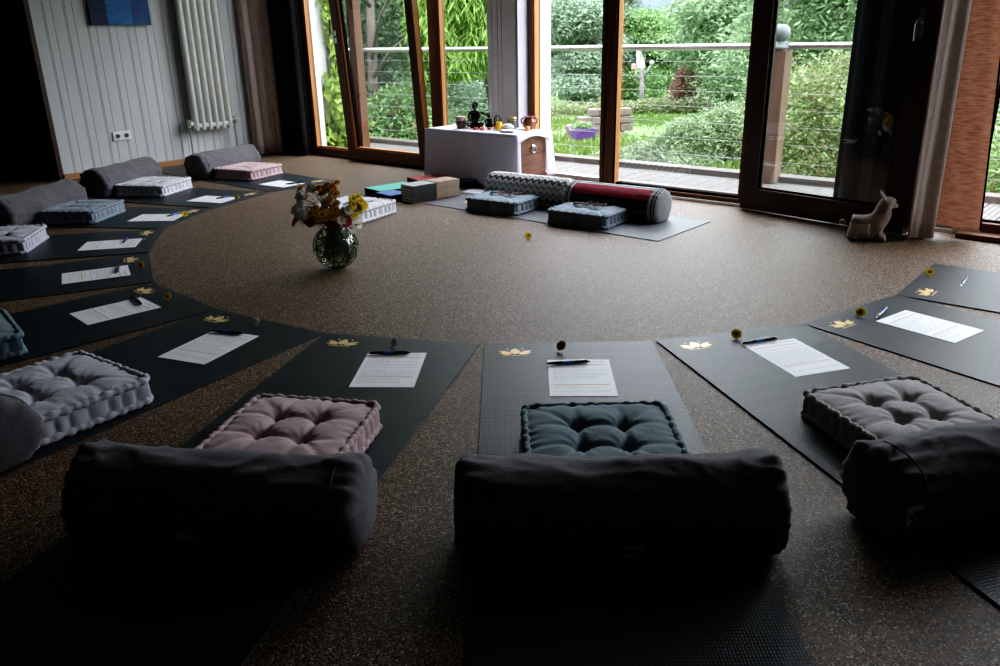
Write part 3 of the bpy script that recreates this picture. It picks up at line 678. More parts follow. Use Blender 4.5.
# right of the leaf
X, Y = az(828, 9.6); tree('shrub', X, Y, [(-.35, 0, .9, .55, .5, .62), (.3, .1, 1.0, .6, .5, .65), (-.2, 0, .4, .6, .5, .45), (.5, 0, .35, .6, .5, .45), (1.0, .2, .8, .5, .5, .7)], 17000, .06, M['l_flower'], 'dense hedge-like shrub dotted with red blossoms beyond the ball-capped post', 'shrub', trunk=[((0, 0, 0), (0, 0, .8), .04, 8, .5)], seed=35, blossom=(M['l_blossom'], .09))
X, Y = az(830, 15); tree('tree', X, Y, lump(0, 36, 0, 0, 1.3, 3.2, 2.2, 12)+[(-.6, 0, 1.5, 1, .9, .8)], 15000, .12, M['l_birch'], 'leafy light green tree above the blossom-dotted shrub', trunk=[((0, 0, 0), (0, 0, 3), .12, 8, 1)], seed=36)
X, Y = (4.75, 7.2); tree('shrub', X, Y, [(0, 0, .5, .55, .5, .5), (.3, .2, 1.2, .55, .5, .6), (-.1, .3, 1.8, .5, .5, .5)], 6500, .085, M['l_mid'], 'green shrub seen through the window at the right edge', 'shrub', trunk=[((0, 0, 0), (0, 0, 1), .04, 8, .5)], seed=37)
X, Y = (9.5, 13.5); tree('tree', X, Y, lump(0, 38, 0, 0, .6, 4.2, 2.4, 12), 9000, .15, M['l_mid'], 'mid green tree beyond the right edge window', trunk=[((0, 0, 0), (0, 0, 3), .12, 8, 1)], seed=38)
# distant hedge: a row of countable trees behind all
for i in range(9):
    px = 300+i*80; X, Y = az(px, 40+3*math.sin(i*2.1))
    h = 3.4+1.4*math.sin(i*1.7+1) if px not in (620, 700) else 1.2
    tree('tree', X, Y, lump(0, 50+i, 0, 0, .3, h, 3.4, 10), 5200, .3, M['l_dark'] if i % 2 else M['l_grey'], 'distant tree in the row that closes off the garden', trunk=[((0, 0, 0), (0, 0, 2), .12, 4, 1)], seed=50+i, group='distant trees closing off the garden')

# ivy on the outside wall
rg = np.random.default_rng(3)
bl = [(-6.97, 5.50+.03*math.sin(z*3), z, .10, .12, .12) for z in np.arange(.62, 2.8, .11)]
V1, F1_ = leafcloud(bl, 3600, .055, 61, droop=.5, elong=1.3, shell=.2)
bl2 = [(-6.95, 5.36, .12, .12, .16, .20), (-6.93, 5.46, .35, .12, .14, .22), (-6.95, 5.42, .6, .11, .12, .15), (-6.93, 5.50, .05, .12, .14, .18)]
V2, F2_ = leafcloud(bl2, 420, .13, 62, droop=.4, elong=1.05, shell=.3)
me = leafmesh('ivy', np.concatenate([V1, V2]), np.concatenate([F1_, F2_+len(V1)]), [M['l_ivy']])
iv = instance(me, 'ivy'); iv.rotation_euler = (0, 0, A); tag(iv, 'yellow-green climbing ivy hanging down the white outside wall', 'ivy')
mb = MB()
for k in range(4): mb.tube([(-6.985, 5.45+.03*k, -.8), (-6.985, 5.42+.04*k, .8), (-6.985, 5.5+.03*k, 2.6)], .008, 6)
mb.build('ivy_stem', M['bark'], iv)

# lawn: one gently uneven sheet
n = 60; vs = []; fs = []
for j in range(n+1):
    for i in range(n+1):
        X = -70+140*i/n; Y = -14+114*j/n; z = GZ+.10*noise.noise(Vector((X*.08, Y*.08, 0)))*min(1, max(0, (Y-6)/10)); vs.append((X, Y, z-.0))
for j in range(n):
    for i in range(n): fs.append((j*(n+1)+i, j*(n+1)+i+1, (j+1)*(n+1)+i+1, (j+1)*(n+1)+i))
lawn = MB().add(vs, fs).build('lawn', M['lawn'], smooth=True); lawn['kind'] = 'structure'
# grass tufts, uncountable
V, Fc = leafcloud([(x_, y_, GZ+.03, 1.8, 1.8, .06) for (x_, y_) in ((-1.2, 17), (0, 15), (2, 14), (3.2, 18), (1.5, 18), (2.8, 12), (4.2, 14), (5.4, 12.5), (-.8, 21), (3, 21))], 26000, .10, 77, droop=-1.2, elong=1.6, shell=.0)
gr = instance(leafmesh('grass', V, Fc, [leaf_mat('grass_blade', (.05, .10, .015), (.14, .22, .05))]), 'grass'); tag(gr, 'short green grass blades on the sunlit lawn', 'grass', kind='stuff')
# hills
def hill(name, x0, x1, y, prof, mat):
    n = 80; vs = []; fs = []
    for i in range(n+1):
        q = i/n; X = x0+(x1-x0)*q; h = prof(q)
        vs += [(X, y, -6), (X, y+10, h*.5), (X, y+40, h), (X, y+120, h*.8)]
    for i in range(n):
        for k in range(3): fs.append((i*4+k, i*4+4+k, i*4+5+k, i*4+1+k))
    o = MB().add(vs, fs).build(name, mat, smooth=True); o['kind'] = 'structure'; return o
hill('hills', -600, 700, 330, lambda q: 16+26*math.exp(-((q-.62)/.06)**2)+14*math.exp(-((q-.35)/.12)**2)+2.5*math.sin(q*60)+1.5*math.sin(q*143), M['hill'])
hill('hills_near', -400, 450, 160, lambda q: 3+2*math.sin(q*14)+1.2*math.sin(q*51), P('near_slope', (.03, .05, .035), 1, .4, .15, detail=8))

# raised stone bed, planter, stump, shed
X, Y = az(597, 15.6)
st = empty('stone_wall', (X, Y, GZ), .1, 'stepped dry-stone bed of pale blocks on the lawn', 'stone wall')
rr = random.Random(5); k = 0
for row in range(4):
    x = -.55+(.22 if row > 1 else 0)+(.2 if row > 2 else 0)
    while x < .5:
        w = rr.uniform(.16, .26); MB().box(x, x+w-.012, -.12+rr.uniform(-.02, .02), .14, row*.14, row*.14+.13, bev=.015).build('block', M['stone'], st, rz=0); x += w
X, Y = az(584, 15.0); pl = MB().add([(-.19, -.1, .0), (.19, -.1, 0), (.19, .1, 0), (-.19, .1, 0), (-.23, -.13, .19), (.23, -.13, .19), (.23, .13, .19), (-.23, .13, .19)], [(3, 2, 1, 0), (0, 1, 5, 4), (1, 2, 6, 5), (2, 3, 7, 6), (3, 0, 4, 7)]).build('planter', M['purple_plastic'], loc=(X, Y, GZ+.06), rz=.05)
tag(pl, 'purple plastic planter box in front of the stone bed', 'planter')
MB().box(-.245, .245, -.145, -.12, .17, .2).box(-.245, .245, .12, .145, .17, .2).box(-.245, -.22, -.12, .12, .17, .2).box(.22, .245, -.12, .12, .17, .2).build('rim', M['purple_plastic'], pl)
V, Fc = leafcloud([(0, 0, .24, .2, .12, .08)], 300, .06, 9); instance(leafmesh('seedling', V, Fc, [M['l_mid']]), 'seedlings', pl)
MB().box(-.21, .21, -.11, .11, .1, .17).build('soil', M['bark'], pl)
for x in (-.16, .12): MB().box(x, x+.04, -.08, .08, -.07, .0).build('foot', M['purple_plastic'], pl)
X, Y = az(643, 21.8); to = empty('tree_stump', (X, Y, GZ), 0, 'bare pale tree stump hung with ornaments in the garden', 'stump')
mb = MB().tube([(0, 0, 0), (.02, 0, .5), (0, 0, .95), (.0, 0, 1.15)], [.08, .06, .05, .035], 10)
mb.tube([(0, 0, .75), (-.15, 0, .85), (-.2, 0, 1.1)], [.045, .035, .025], 8); mb.tube([(0, 0, .8), (.15, 0, .95), (.24, 0, 1.12)], [.045, .03, .02], 8)
mb.build('trunk', M['barkpale'], to, smooth=True)
MB().add([(-.14, 0, 1.05), (.06, -.02, 1.02), (.07, .02, 1.2), (-.08, 0, 1.55), (-.16, .02, 1.5), (-.02, .06, 1.25)], [(0, 1, 2, 5), (5, 2, 3), (0, 5, 3, 4)]).build('rag', M['white_paint'], to)
MB().box(-.27, -.17, -.05, .05, 1.0, 1.14, bev=.01).build('birdhouse', M['cup_pink'], to); MB().ball((.25, 0, 1.16), .06, 10, 8).build('ornament', M['white_paint'], to, smooth=True)
X, Y = az(487, 25); sh = MB().box(-1, 1, -.8, .8, 0, .95).build('garden_shed', M['shed'], loc=(X, Y, GZ)); tag(sh, 'small dark shed at the far end of the lawn beside the pillar', 'shed')
MB().add([(-1.1, -.95, .9), (1.1, -.95, .9), (1.1, 0, 1.45), (-1.1, 0, 1.45), (1.1, .95, .9), (-1.1, .95, .9)], [(0, 1, 2, 3), (3, 2, 4, 5), (1, 4, 2), (0, 3, 5)]).build('roof', M['bark'], sh)
MB().box(-.35, .25, -.83, -.80, .02, .8).build('door', M['bark'], sh)

# ------------------------------------------------------------------ yoga mats, papers, pens
def lotus(mb, s=1.0, z=.0045, mi=0, text=True):
    def petal(cx, cy, ang, L_, w, th=.0006):
        ca, sa = math.cos(ang), math.sin(ang); pts = []
        for k in range(13):
            t = k/12; pts.append((t*L_, w*math.sin(PI*t**.85)))
        for k in range(11, 0, -1):
            t = k/12; pts.append((t*L_, -w*math.sin(PI*t**.85)))
        mb.prism([(s*(cx+x*ca-y*sa), s*(cy+x*sa+y*ca)) for x, y in pts], z-th, z, mi)
    petal(0, -.020, PI/2, .045, .0145)
    petal(-.010, -.019, PI/2+.95, .047, .0085); petal(.010, -.019, PI/2-.95, .047, .0085)
    petal(-.012, -.022, PI/2+1.28, .040, .005); petal(.012, -.022, PI/2-1.28, .040, .005)
    petal(-.021, .016, PI/2+.2, .009, .003); petal(.021, .016, PI/2-.2, .009, .003)
    if text:
        x = -.034
        for k in range(11):
            w = (.0035, .0045, .003)[k % 3]; mb.box(s*x, s*(x+w), s*-.0335, s*-.0285, z-.0006, z, mi); x += .0062
def dir_of(a, b): return math.atan2(b[1]-a[1], b[0]-a[0])
C = [(-1.279, 6.416), (-1.676, 5.956), (-1.915, 5.363), (-2.008, 4.79), (-1.87, 4.189), (-1.609, 3.61), (-1.182, 3.192), (-.67, 2.871), (-.066, 2.718), (.561, 2.712), (1.161, 2.869), (1.659, 3.191), (2.053, 3.65)]
ST = ['L8', 'L7', 'L6', 'L5', 'L4', 'L3', 'L2', 'L1', 'C', 'R1', 'R2', 'R3']
where = dict(L8='farthest at left, below the radiator, pink cushion on it', L7='second along from the radiator, white cushion on it',
 L6='by the dark doorway, slate-blue cushion on it', L5='at far left holding the white cushion cut by the frame',
 L4='at left with paper but no cushion in view', L3='at left whose slate cushion peeks in at the frame edge',
 L2='at lower left holding the large lilac cushion', L1='front left, holding the pink cushion nearest the camera', C='at front centre, holding the teal cushion',
 R1='front right, holding the light grey cushion', R2='second from right with paper and no cushion', R3='at the far right edge with a pen but no paper')
short = dict(L8='below the radiator', L7='second along from the radiator', L6='by the dark doorway', L5='beside the white cushion cut by the frame', L4='with no cushion in view at left', L3='whose slate cushion peeks in at left edge', L2='with the large lilac cushion at lower left', L1='with the pink cushion at front left', C='with the teal cushion at front centre', R1='with the light grey cushion at front right', R2='second from the right edge', R3='at the far right edge')
mat_mb = MB(); mat_mb.box(-.305, .305, -1.83, 0, 0, .0042, bev=.001); mat_me = mat_mb.mesh('yoga_mat', M['mat'])
lg = MB(); lotus(lg, 1.22, .0052); lg_me = lg.mesh('lotus_print', M['gold'])
stations = {}
for i, k in enumerate(ST):
    a, b = C[i], C[i+1]; ang = dir_of(a, b)
    mid = ((a[0]+b[0])/2, (a[1]+b[1])/2)
    o = instance(mat_me, 'yoga_mat', None, (mid[0], mid[1], .0003+.0009*(i % 2)), ang)
    tag(o, 'dark charcoal yoga mat '+where[k], 'yoga mat', 'charcoal yoga mats laid in a ring')
    instance(lg_me, 'lotus_print', o, (-.195, -.083, 0))
    stations[k] = (mid, ang)
# grey teacher mat
ga = math.atan2(5.354-4.213, -.452-.844)+PI
gm = MB().box(-1.80, 0, 0, .60, 0, .0042, bev=.001).build('yoga_mat', M['mat_grey'], loc=(.858, 4.205, .0005), rz=ga)
tag(gm, 'pale grey yoga mat under the patterned bolsters, in front of the windows', 'yoga mat')
lg2 = MB(); lotus(lg2, 1.22, .0052); q = lg2.build('lotus_print', M['gold'], gm); q.location = (-1.60, .22, 0); q.rotation_euler = (0, 0, PI/2)

def paper_mesh(seed):
    rr = random.Random(seed); mb = MB().box(-.105, .105, -.1485, .1485, 0, .0006, 0); z = .00075
    def line(x0, x1, y, h, mi): mb.add([(x0, y-h, z), (x1, y-h, z), (x1, y+h, z), (x0, y+h, z)], [(0, 1, 2, 3)], mi)
    line(-.01, .085, .128, .0018, 1); line(-.092, .09, .103, .0022, 2); line(-.092, .09, -.062, .0022, 2)
    for y in list(np.arange(.09, -.05, -.0125))+list(np.arange(-.075, -.125, -.0125)):
        if rr.random() < .22: continue
        x = -.09; end = rr.choice([.09, .09, .05, -.01])
        while x < end:
            w = rr.uniform(.008, .028); line(x, min(x+w, end), y, .0011, 1); x += w+.003
    return mb.mesh('paper', [M['paper'], M['ink'], M['ink_orange']])
def mid4(q): return (sum(p[0] for p in q)/4, sum(p[1] for p in q)/4)
papers = dict(C=((.260, 2.396), -.04), R1=((1.004, 2.533), .29), R2=((1.601, 2.807), .61), L1=((-.374, 2.496), -.06), L2=((-1.064, 2.750), -.395),
  L3=((-1.607, 3.196), -.79), L4=((-1.955, 3.767), -1.10))
g = dict(L5=(-2.16, 4.385, -1.36), L6=(-2.18, 5.10, -1.62), L7=(-2.02, 5.70, -1.92), L8=(-1.68, 6.30, -2.2))
for k, v_ in g.items(): papers[k] = ((v_[0], v_[1]), v_[2])
for i, (k, (c, a)) in enumerate(papers.items()):
    o = instance(paper_mesh(i), 'paper_sheet', None, (c[0], c[1], .0056), a)
    tag(o, 'white printed sheet on the yoga mat '+short[k], 'paper')
# pens
def make_pen(loc, ang, label):
    t = empty('ballpoint_pen', loc, ang, label, 'pen')
    R = .0062
    def seg(x0, x1, r0, r1, name, mat): 
        mb = MB().tube([(x0, 0, R), (x0+.001, 0, R), (x1-.001, 0, R), (x1, 0, R)], [r0*.8, r0, r1, r1*.8], 10); return mb.build(name, mat, t, auto=40)
    seg(-.070, -.020, .0045, R, 'barrel', M['pen_black']); seg(-.020, .015, R, R, 'grip', M['pen_blue']); seg(.015, .064, R, .0055, 'cap', M['pen_black'])
    seg(.064, .072, .003, .003, 'button', M['pen_black']); seg(-.078, -.070, .0012, .004, 'tip', M['chrome'])
    MB().box(.022, .062, -.002, .002, R*2-.001, R*2+.0015).build('clip', M['pen_black'], t); return t
pens = dict(C=((.163, 2.500), (.298, 2.511)), L1=((-.454, 2.63), (-.326, 2.625)), L2=((-1.10, 2.90), (-.985, 2.865)), L3=((-1.60, 3.36), (-1.53, 3.265)), L4=((-1.90, 3.90), (-1.86, 3.79)), L5=((-2.12, 4.52), (-2.10, 4.42)), L6=((-2.12, 5.10), (-2.07, 5.23)), L7=((-1.99, 5.70), (-1.91, 5.80)), L8=((-1.62, 6.26), (-1.53, 6.32)), R1=((.865, 2.65), (.99, 2.69)), R2=((1.45, 2.90), (1.53, 3.0)), R3=((1.98, 3.28), (2.065, 3.39)))
for k, (a, b) in pens.items():
    c = ((a[0]+b[0])/2, (a[1]+b[1])/2); z = .0065 if k != 'R3' else .0046
    make_pen((c[0], c[1], z), dir_of(a, b), 'blue-black pen '+('lying on the bare yoga mat at the far right edge' if k == 'R3' else 'on the paper of the mat '+short[k]))

# ------------------------------------------------------------------ flowers
def flower_mesh(kind, seed=0):
    rr = random.Random(seed); mb = MB()
    R, layers, w, lift = dict(yellow=(.021, 3, .0045, .35), bronze=(.020, 4, .005, .6), white=(.019, 2, .004, .3), pink=(.026, 2, .006, .15))[kind]
    for l in range(layers):
        n = 15-l*2; rr_ = R*(1-.17*l); up = lift+l*.3
        for k in range(n):
            a = 2*PI*(k+.5*(l % 2))/n+rr.uniform(-.1, .1); ca, sa = math.cos(a), math.sin(a); ww = w
            pts = [(.003, -ww*.4, .002), (.003, ww*.4, .002), (rr_*.6, ww, rr_*up*.5), (rr_*.6, -ww, rr_*up*.5), (rr_, ww*.6, rr_*up*.7), (rr_, -ww*.6, rr_*up*.7), (rr_*1.08, 0, rr_*up*.62)]
            mb.add([(x*ca-y*sa, x*sa+y*ca, z) for x, y, z in pts], [(0, 1, 2, 3), (3, 2, 4, 5), (5, 4, 6)], 0)
    mb.ball((0, 0, .004+(.003 if kind == 'bronze' else 0)), .0065 if kind != 'bronze' else .008, 10, 6, (1, 1, .7), 1)
    mb.add([(-.0, 0, -.004), (.007, 0, .002), (0, .007, .002), (-.007, 0, .002), (0, -.007, .002)], [(0, 2, 1), (0, 3, 2), (0, 4, 3), (0, 1, 4)], 2)
    cm = {'yellow': 'f_yellow', 'bronze': 'f_bronze', 'white': 'f_white', 'pink': 'f_pink'}[kind]
    return mb.mesh('flower_head', [M[cm], M['f_centre'] if kind != 'white' else M['f_yellow'], M['stem']])
FM = {k: [flower_mesh(k, s) for s in range(3)] for k in ('yellow', 'bronze', 'white', 'pink')}
names = dict(yellow='yellow', bronze='golden-brown', white='white', pink='pink')
floor_fl = dict(C=((.218, 2.64), 'bronze'), L1=((-.38, 2.715), 'white'), L2=((-.955, 2.97), 'white'), L3=((-1.437, 3.33), 'yellow'), L4=((-1.775, 3.87), 'yellow'), L5=((-1.995, 4.47), 'white'), L6=((-2.01, 5.12), 'yellow'), L7=((-1.84, 5.67), 'yellow'), L8=((-1.50, 6.10), 'bronze'), R1=((.858, 2.725), 'yellow'), R2=((1.40, 2.935), 'yellow'), R3=((1.931, 3.455), 'yellow'))
for i, (k, (c, kind)) in enumerate(floor_fl.items()):
    o = instance(FM[kind][i % 3], 'loose_flower', None, (c[0], c[1], .019), rot=(math.radians(52), rnd.uniform(-.3, .3), rnd.uniform(-.9, .9)), scale=.92)
    tag(o, 'single '+names[kind]+' flower head on the yoga mat '+short[k], 'flower')
for c, kind, lab in (((-.30, 4.727), 'white', 'single white flower head lying alone on the open floor'), ((.165, 4.331), 'yellow', 'single yellow flower head lying alone on the open floor')):
    o = instance(FM[kind][0], 'loose_flower', None, (*c, .018), rot=(math.radians(65), 0, .4), scale=1.0); tag(o, lab, 'flower')

# vase
vx, vy = -.787, 3.80
vase = empty('glass_vase', (vx, vy, 0), 0, 'round greenish glass vase wrapped in a dark cord net', 'vase')
VR = .107; vcz = .112
prof = [(.03, .004)]+[(VR*math.cos(a), vcz+VR*math.sin(a)) for a in np.linspace(-1.25, 1.05, 22)]+[(.052, .212), (.058, .222)]
MB().lathe(prof, 40).build('glass_body', M['vglass'], vase, smooth=True)
ml = MB().lathe([(.03, .010)]+[((VR-.006)*math.cos(a), vcz+(VR-.006)*math.sin(a)) for a in np.linspace(-1.2, .35, 14)]+[(0, vcz+.036)], 32); ml.build('water', M['water'], vase, smooth=True)
bm = bmesh.new(); bmesh.ops.create_icosphere(bm, subdivisions=2, radius=1)
rr = random.Random(4)
for v_ in bm.verts: v_.co = (v_.co+Vector((rr.uniform(-.17, .17), rr.uniform(-.17, .17), rr.uniform(-.17, .17)))).normalized()
mb = MB()
for e in bm.edges:
    if rr.random() < .18: continue
    p0, p1 = e.verts[0].co, e.verts[1].co
    if max(p0.z, p1.z) > .88: continue
    pts = [((p0.lerp(p1, t)).normalized()*(VR+.0015)+Vector((0, 0, vcz))) for t in (0, .33, .66, 1)]
    mb.tube(pts, .0026, 5)
bm.free(); mb.tube([(.055*math.cos(t), .055*math.sin(t), .208) for t in np.linspace(0, 2*PI, 24, endpoint=False)], .003, 6, closed=True)
mb.build('cord_net', M['net'], vase)
# bouquet: targets as offsets (right, up) seen from the front, and a depth
def stem_mesh(head, seed):
    rr = random.Random(seed); b = Vector((rr.uniform(-.075, .075), rr.uniform(-.075, .075), .06)); n = Vector((rr.uniform(-.03, .03), rr.uniform(-.03, .03), .215)); h = Vector(head)
    pts = [b, n]+[n.lerp(h, t)+Vector((0, 0, .03*math.sin(PI*t))) for t in (.33, .66)]+[h]
    mb = MB().tube(pts, .0012, 5)
    for t in (.45, .6, .75):
        s = n.lerp(h, t)+Vector((0, 0, .02)); a = rr.uniform(0, 2*PI); d = Vector((math.cos(a), math.sin(a), .3))*.028; w = Vector((-math.sin(a), math.cos(a), 0))*.008
        mb.add([s, s+d*.5+w, s+d, s+d*.5-w], [(0, 1, 2, 3)], 0)
    return mb.mesh('stem', M['stem'])
bq = []
def spread(kind, n, cx, cz, rx, rz_, dep=.07):
    for _ in range(n):
        a = rnd.uniform(0, 2*PI); q = math.sqrt(rnd.random()); bq.append((kind, cx+rx*q*math.cos(a), cz+rz_*q*math.sin(a), rnd.uniform(-dep, dep)))
spread('white', 18, -.135, .33, .05, .065); spread('white', 5, -.10, .395, .05, .02)
spread('bronze', 13, .015, .36, .085, .045); spread('bronze', 7, -.005, .40, .05, .02); spread('yellow', 9, -.045, .305, .04, .035)
spread('yellow', 18, .13, .34, .035, .055); spread('white', 13, .10, .28, .04, .045); spread('pink', 4, -.085, .285, .04, .03); spread('pink', 4, .06, .255, .06, .025)
spread('pink', 2, -.175, .25, .02, .015); spread('yellow', 4, .02, .275, .03, .02); spread('bronze', 4, .05, .30, .04, .03); spread('white', 3, .09, .225, .035, .01)
lab = dict(yellow='yellow chrysanthemum standing in the net-covered vase', bronze='golden-brown chrysanthemum standing in the net-covered vase', white='small white daisy standing in the net-covered vase', pink='deep pink daisy standing in the net-covered vase')
for i, (kind, x, z, d) in enumerate(bq):
    cat_n = {'yellow': 'chrysanthemum', 'bronze': 'chrysanthemum', 'white': 'daisy', 'pink': 'daisy'}[kind]
    # the nearer the middle, the more the bloom comes towards the viewer
    y = -.12*math.cos(min(1.4, abs(x)*7))*(1 if z < .37 else .3)+d*(.25 if kind == 'yellow' else .6)-(.02 if kind == 'yellow' else 0)
    root = empty(cat_n, (vx, vy, 0), 0, lab[kind], 'flower', names[kind]+' flowers in the vase')
    instance(stem_mesh((x, y, z-.003), 100+i), 'stem', root)
    dirv = Vector((x*.9, -.09+y*.5, .13+(z-.3)*.6)); rot = dirv.to_track_quat('Z', 'Y').to_euler()
    instance(FM[kind][i % 3], 'flower_head', root, (x, y, z), rot=tuple(rot), scale={'yellow': 1.0, 'bronze': .95, 'white': 1.2, 'pink': 1.05}[kind])

# ------------------------------------------------------------------ cushions
def cushion_meshes(S=.39, T=.085, seed=0):
    h = S/2; n = 76; m = 12; rr = random.Random(seed)
    tufts = [(-.30*h, -.30*h), (.30*h, -.30*h), (-.30*h, .30*h), (.30*h, .30*h)]
    tufts = [(x+rr.uniform(-.006, .006), y+rr.uniform(-.006, .006)) for x, y in tufts]
    zr = T-.014; wp = rr.uniform(0, 6)
    segs = []
    for (i, j) in ((0, 1), (2, 3), (0, 2), (1, 3)): segs.append((tufts[i], tufts[j]))
    for (x, y) in tufts:
        segs.append(((x, y), (math.copysign(h, x), y))); segs.append(((x, y), (x, math.copysign(h, y))))
        segs.append(((x, y), (math.copysign(h, x), math.copysign(h, y))))
    def sd(px, py, a, b):
        dx, dy = b[0]-a[0], b[1]-a[1]; t = max(0, min(1, ((px-a[0])*dx+(py-a[1])*dy)/(dx*dx+dy*dy)))
        return math.hypot(px-a[0]-t*dx, py-a[1]-t*dy), t
    def top(x, y):
        ex = 1-min(1, abs(x)/h)**5; ey = 1-min(1, abs(y)/h)**5; e = max(0, ex*ey)
        z = zr+.020*e**.7+.004*noise.noise(Vector((x*14, y*14, seed)))
        dmin = 9; ang = 0
        for (tx, ty) in tufts:
            d = math.hypot(x-tx, y-ty); z -= .030*math.exp(-(d/.023)**1.3)
            if d < dmin: dmin = d; ang = math.atan2(y-ty, x-tx)
        for k, (a, b) in enumerate(segs):
            d, t = sd(x, y, a, b); w = .011; s_ = (.009 if k < 4 else .006*(1-t*.8)); z -= s_*math.exp(-(d/w)**2)
        z += .0022*math.sin(ang*11+wp)*math.exp(-(dmin/.05)**2)*min(1, dmin/.012)
        # edge gathers
        de = h-max(abs(x), abs(y)); al = x if abs(y) > abs(x) else y
        z += .0022*math.sin(al*150+wp+2*math.sin(al*31))*math.exp(-(de/.03)**2)
        return z
    def outl(x, y, f_=1.0):
        # square with slightly rounded corners and scalloped edge
        cx = x/h; cy = y/h; k = 1-.035*(abs(cx*cy))**6
        return x*k*f_, y*k*f_
    vs = []; fs = []
    for j in range(n+1):
        for i in range(n+1):
            x = -h+S*i/n; y = -h+S*j/n; X, Y = outl(x, y); vs.append((X, Y, top(x, y)))
    for j in range(n):
        for i in range(n): fs.append((j*(n+1)+i, j*(n+1)+i+1, (j+1)*(n+1)+i+1, (j+1)*(n+1)+i))
    loop = [i for i in range(n+1)]+[(j)*(n+1)+n for j in range(1, n+1)]+[n*(n+1)+i for i in range(n-1, -1, -1)]+[j*(n+1) for j in range(n-1, 0, -1)]
    cur = loop
    ph = [rr.uniform(-.5, .5) for _ in range(60)]
    for r_ in range(1, m+1):
        t = r_/m; nxt = []
        for li, vi in enumerate(loop):
            x, y, z = vs[vi]; z0 = zr-.004; zz = z0*(1-t)+.004*t
            s_ = li/len(loop)*4*S; puck = abs(math.sin(PI*s_/.050+.5*math.sin(s_*37)+wp))**.8
            bulge = (.0095*puck-.003)*math.sin(PI*t)**.7-.003*math.exp(-((t-.5)/.5)**2)
            k = 1+bulge/max(abs(x), abs(y), 1e-6)
            nxt.append(len(vs)); vs.append((x*k, y*k, zz))
        L_ = len(loop)
        for i in range(L_): fs.append((cur[i], nxt[i], nxt[(i+1) % L_], cur[(i+1) % L_]))
        cur = nxt
    fs.append(tuple(reversed(cur)))
    cover = MB().add(vs, fs)
    # twisted rolls round the upper and lower edges
    def roll(z):
        pts = []; rs = []; N_ = 220
        for i in range(N_):
            s_ = i/N_*4; side = int(s_); t = s_-side; c_ = h-.002
            rc = .02; L_ = -c_+2*c_*t
            x, y = [(L_, -c_), (c_, L_), (-L_, c_), (-c_, -L_)][side]
            m_ = max(0, (abs(x)+abs(y))-(2*c_-rc))/rc; x -= math.copysign(m_*rc*.35, x); y -= math.copysign(m_*rc*.35, y)
            w = abs(math.sin(PI*i/N_*4*S/.030+.8*math.sin(i*.31)))
            pts.append((x, y, z+.0016*math.sin(i*.9+wp))); rs.append(.0068+.0052*w)
        return MB().tube(pts, rs, 9, closed=True)
    btn = []
    for (x, y) in tufts: btn.append(MB().ball((x, y, top(x, y)+.001), .006, 10, 6, (1, 1, .6)))
    return cover, roll(zr+.002), roll(.010), btn
_cm = {}
for s in range(3): _cm[s] = cushion_meshes(seed=s)
cush_cache = {}
def cushion(x, y, ang, colour, label, seed=0, z=.005, scale=1.0, group='tufted floor cushions'):
    root = empty('floor_cushion', (x, y, z), ang, label, 'cushion', group)
    key = (seed, colour)
    if key not in cush_cache:
        cv, r1, r2, bt = _cm[seed]; mt = M[colour]
        cush_cache[key] = (cv.mesh('cover', mt, True), r1.mesh('edge_roll', mt, True), r2.mesh('edge_roll', mt, True), [b.mesh('tuft', mt, True) for b in bt])
    a, b, c, d = cush_cache[key]
    instance(a, 'cover', root); instance(b, 'edge_roll', root); instance(c, 'edge_roll', root)
    for q in d: instance(q, 'tuft', root)
    root.scale = (scale,)*3
    return root
cushion(.255, 1.835, .0, 'c_teal', 'teal tufted square cushion behind the front centre bolster', 0)
cushion(-.565, 1.925, -.20, 'c_pink', 'pink tufted square cushion behind the front left bolster', 1, scale=.96)
cushion(1.090, 1.955, .245, 'c_grey', 'light grey tufted square cushion behind the front right bolster', 2, scale=.96)
cushion(-1.365, 2.225, -.62, 'c_lilac', 'pale lilac tufted cushion at the left edge of the foreground', 1, scale=1.06)
cushion(-1.985, 2.735, -.89, 'c_teal', 'slate-blue tufted cushion barely peeking in at the left edge', 2)
cushion(-2.765, 4.36, -1.38, 'c_lilac', 'white tufted cushion cut off by the left edge of the picture', 0)
cushion(-2.69, 5.15, -1.66, 'c_tealgrey', 'slate-blue tufted cushion near the dark doorway', 1)
cushion(-2.575, 6.06, -1.78, 'c_white', 'white tufted cushion in front of the wall socket', 2)
cushion(-2.06, 6.735, -2.02, 'c_pink', 'pale pink tufted cushion on the mat below the radiator', 0)
cushion(-.91, 5.05, -.5, 'c_white', 'white tufted cushion lying half hidden behind the flower vase', 1, z=.001)
cushion(.065, 5.185, -.62, 'c_tealgrey', 'slate-blue cushion with brown and turquoise beads, nearer the altar chest', 0)
cushion(.565, 4.75, -.62, 'c_tealgrey', 'slate-blue cushion with wooden beads in front of the red striped bolster', 2)

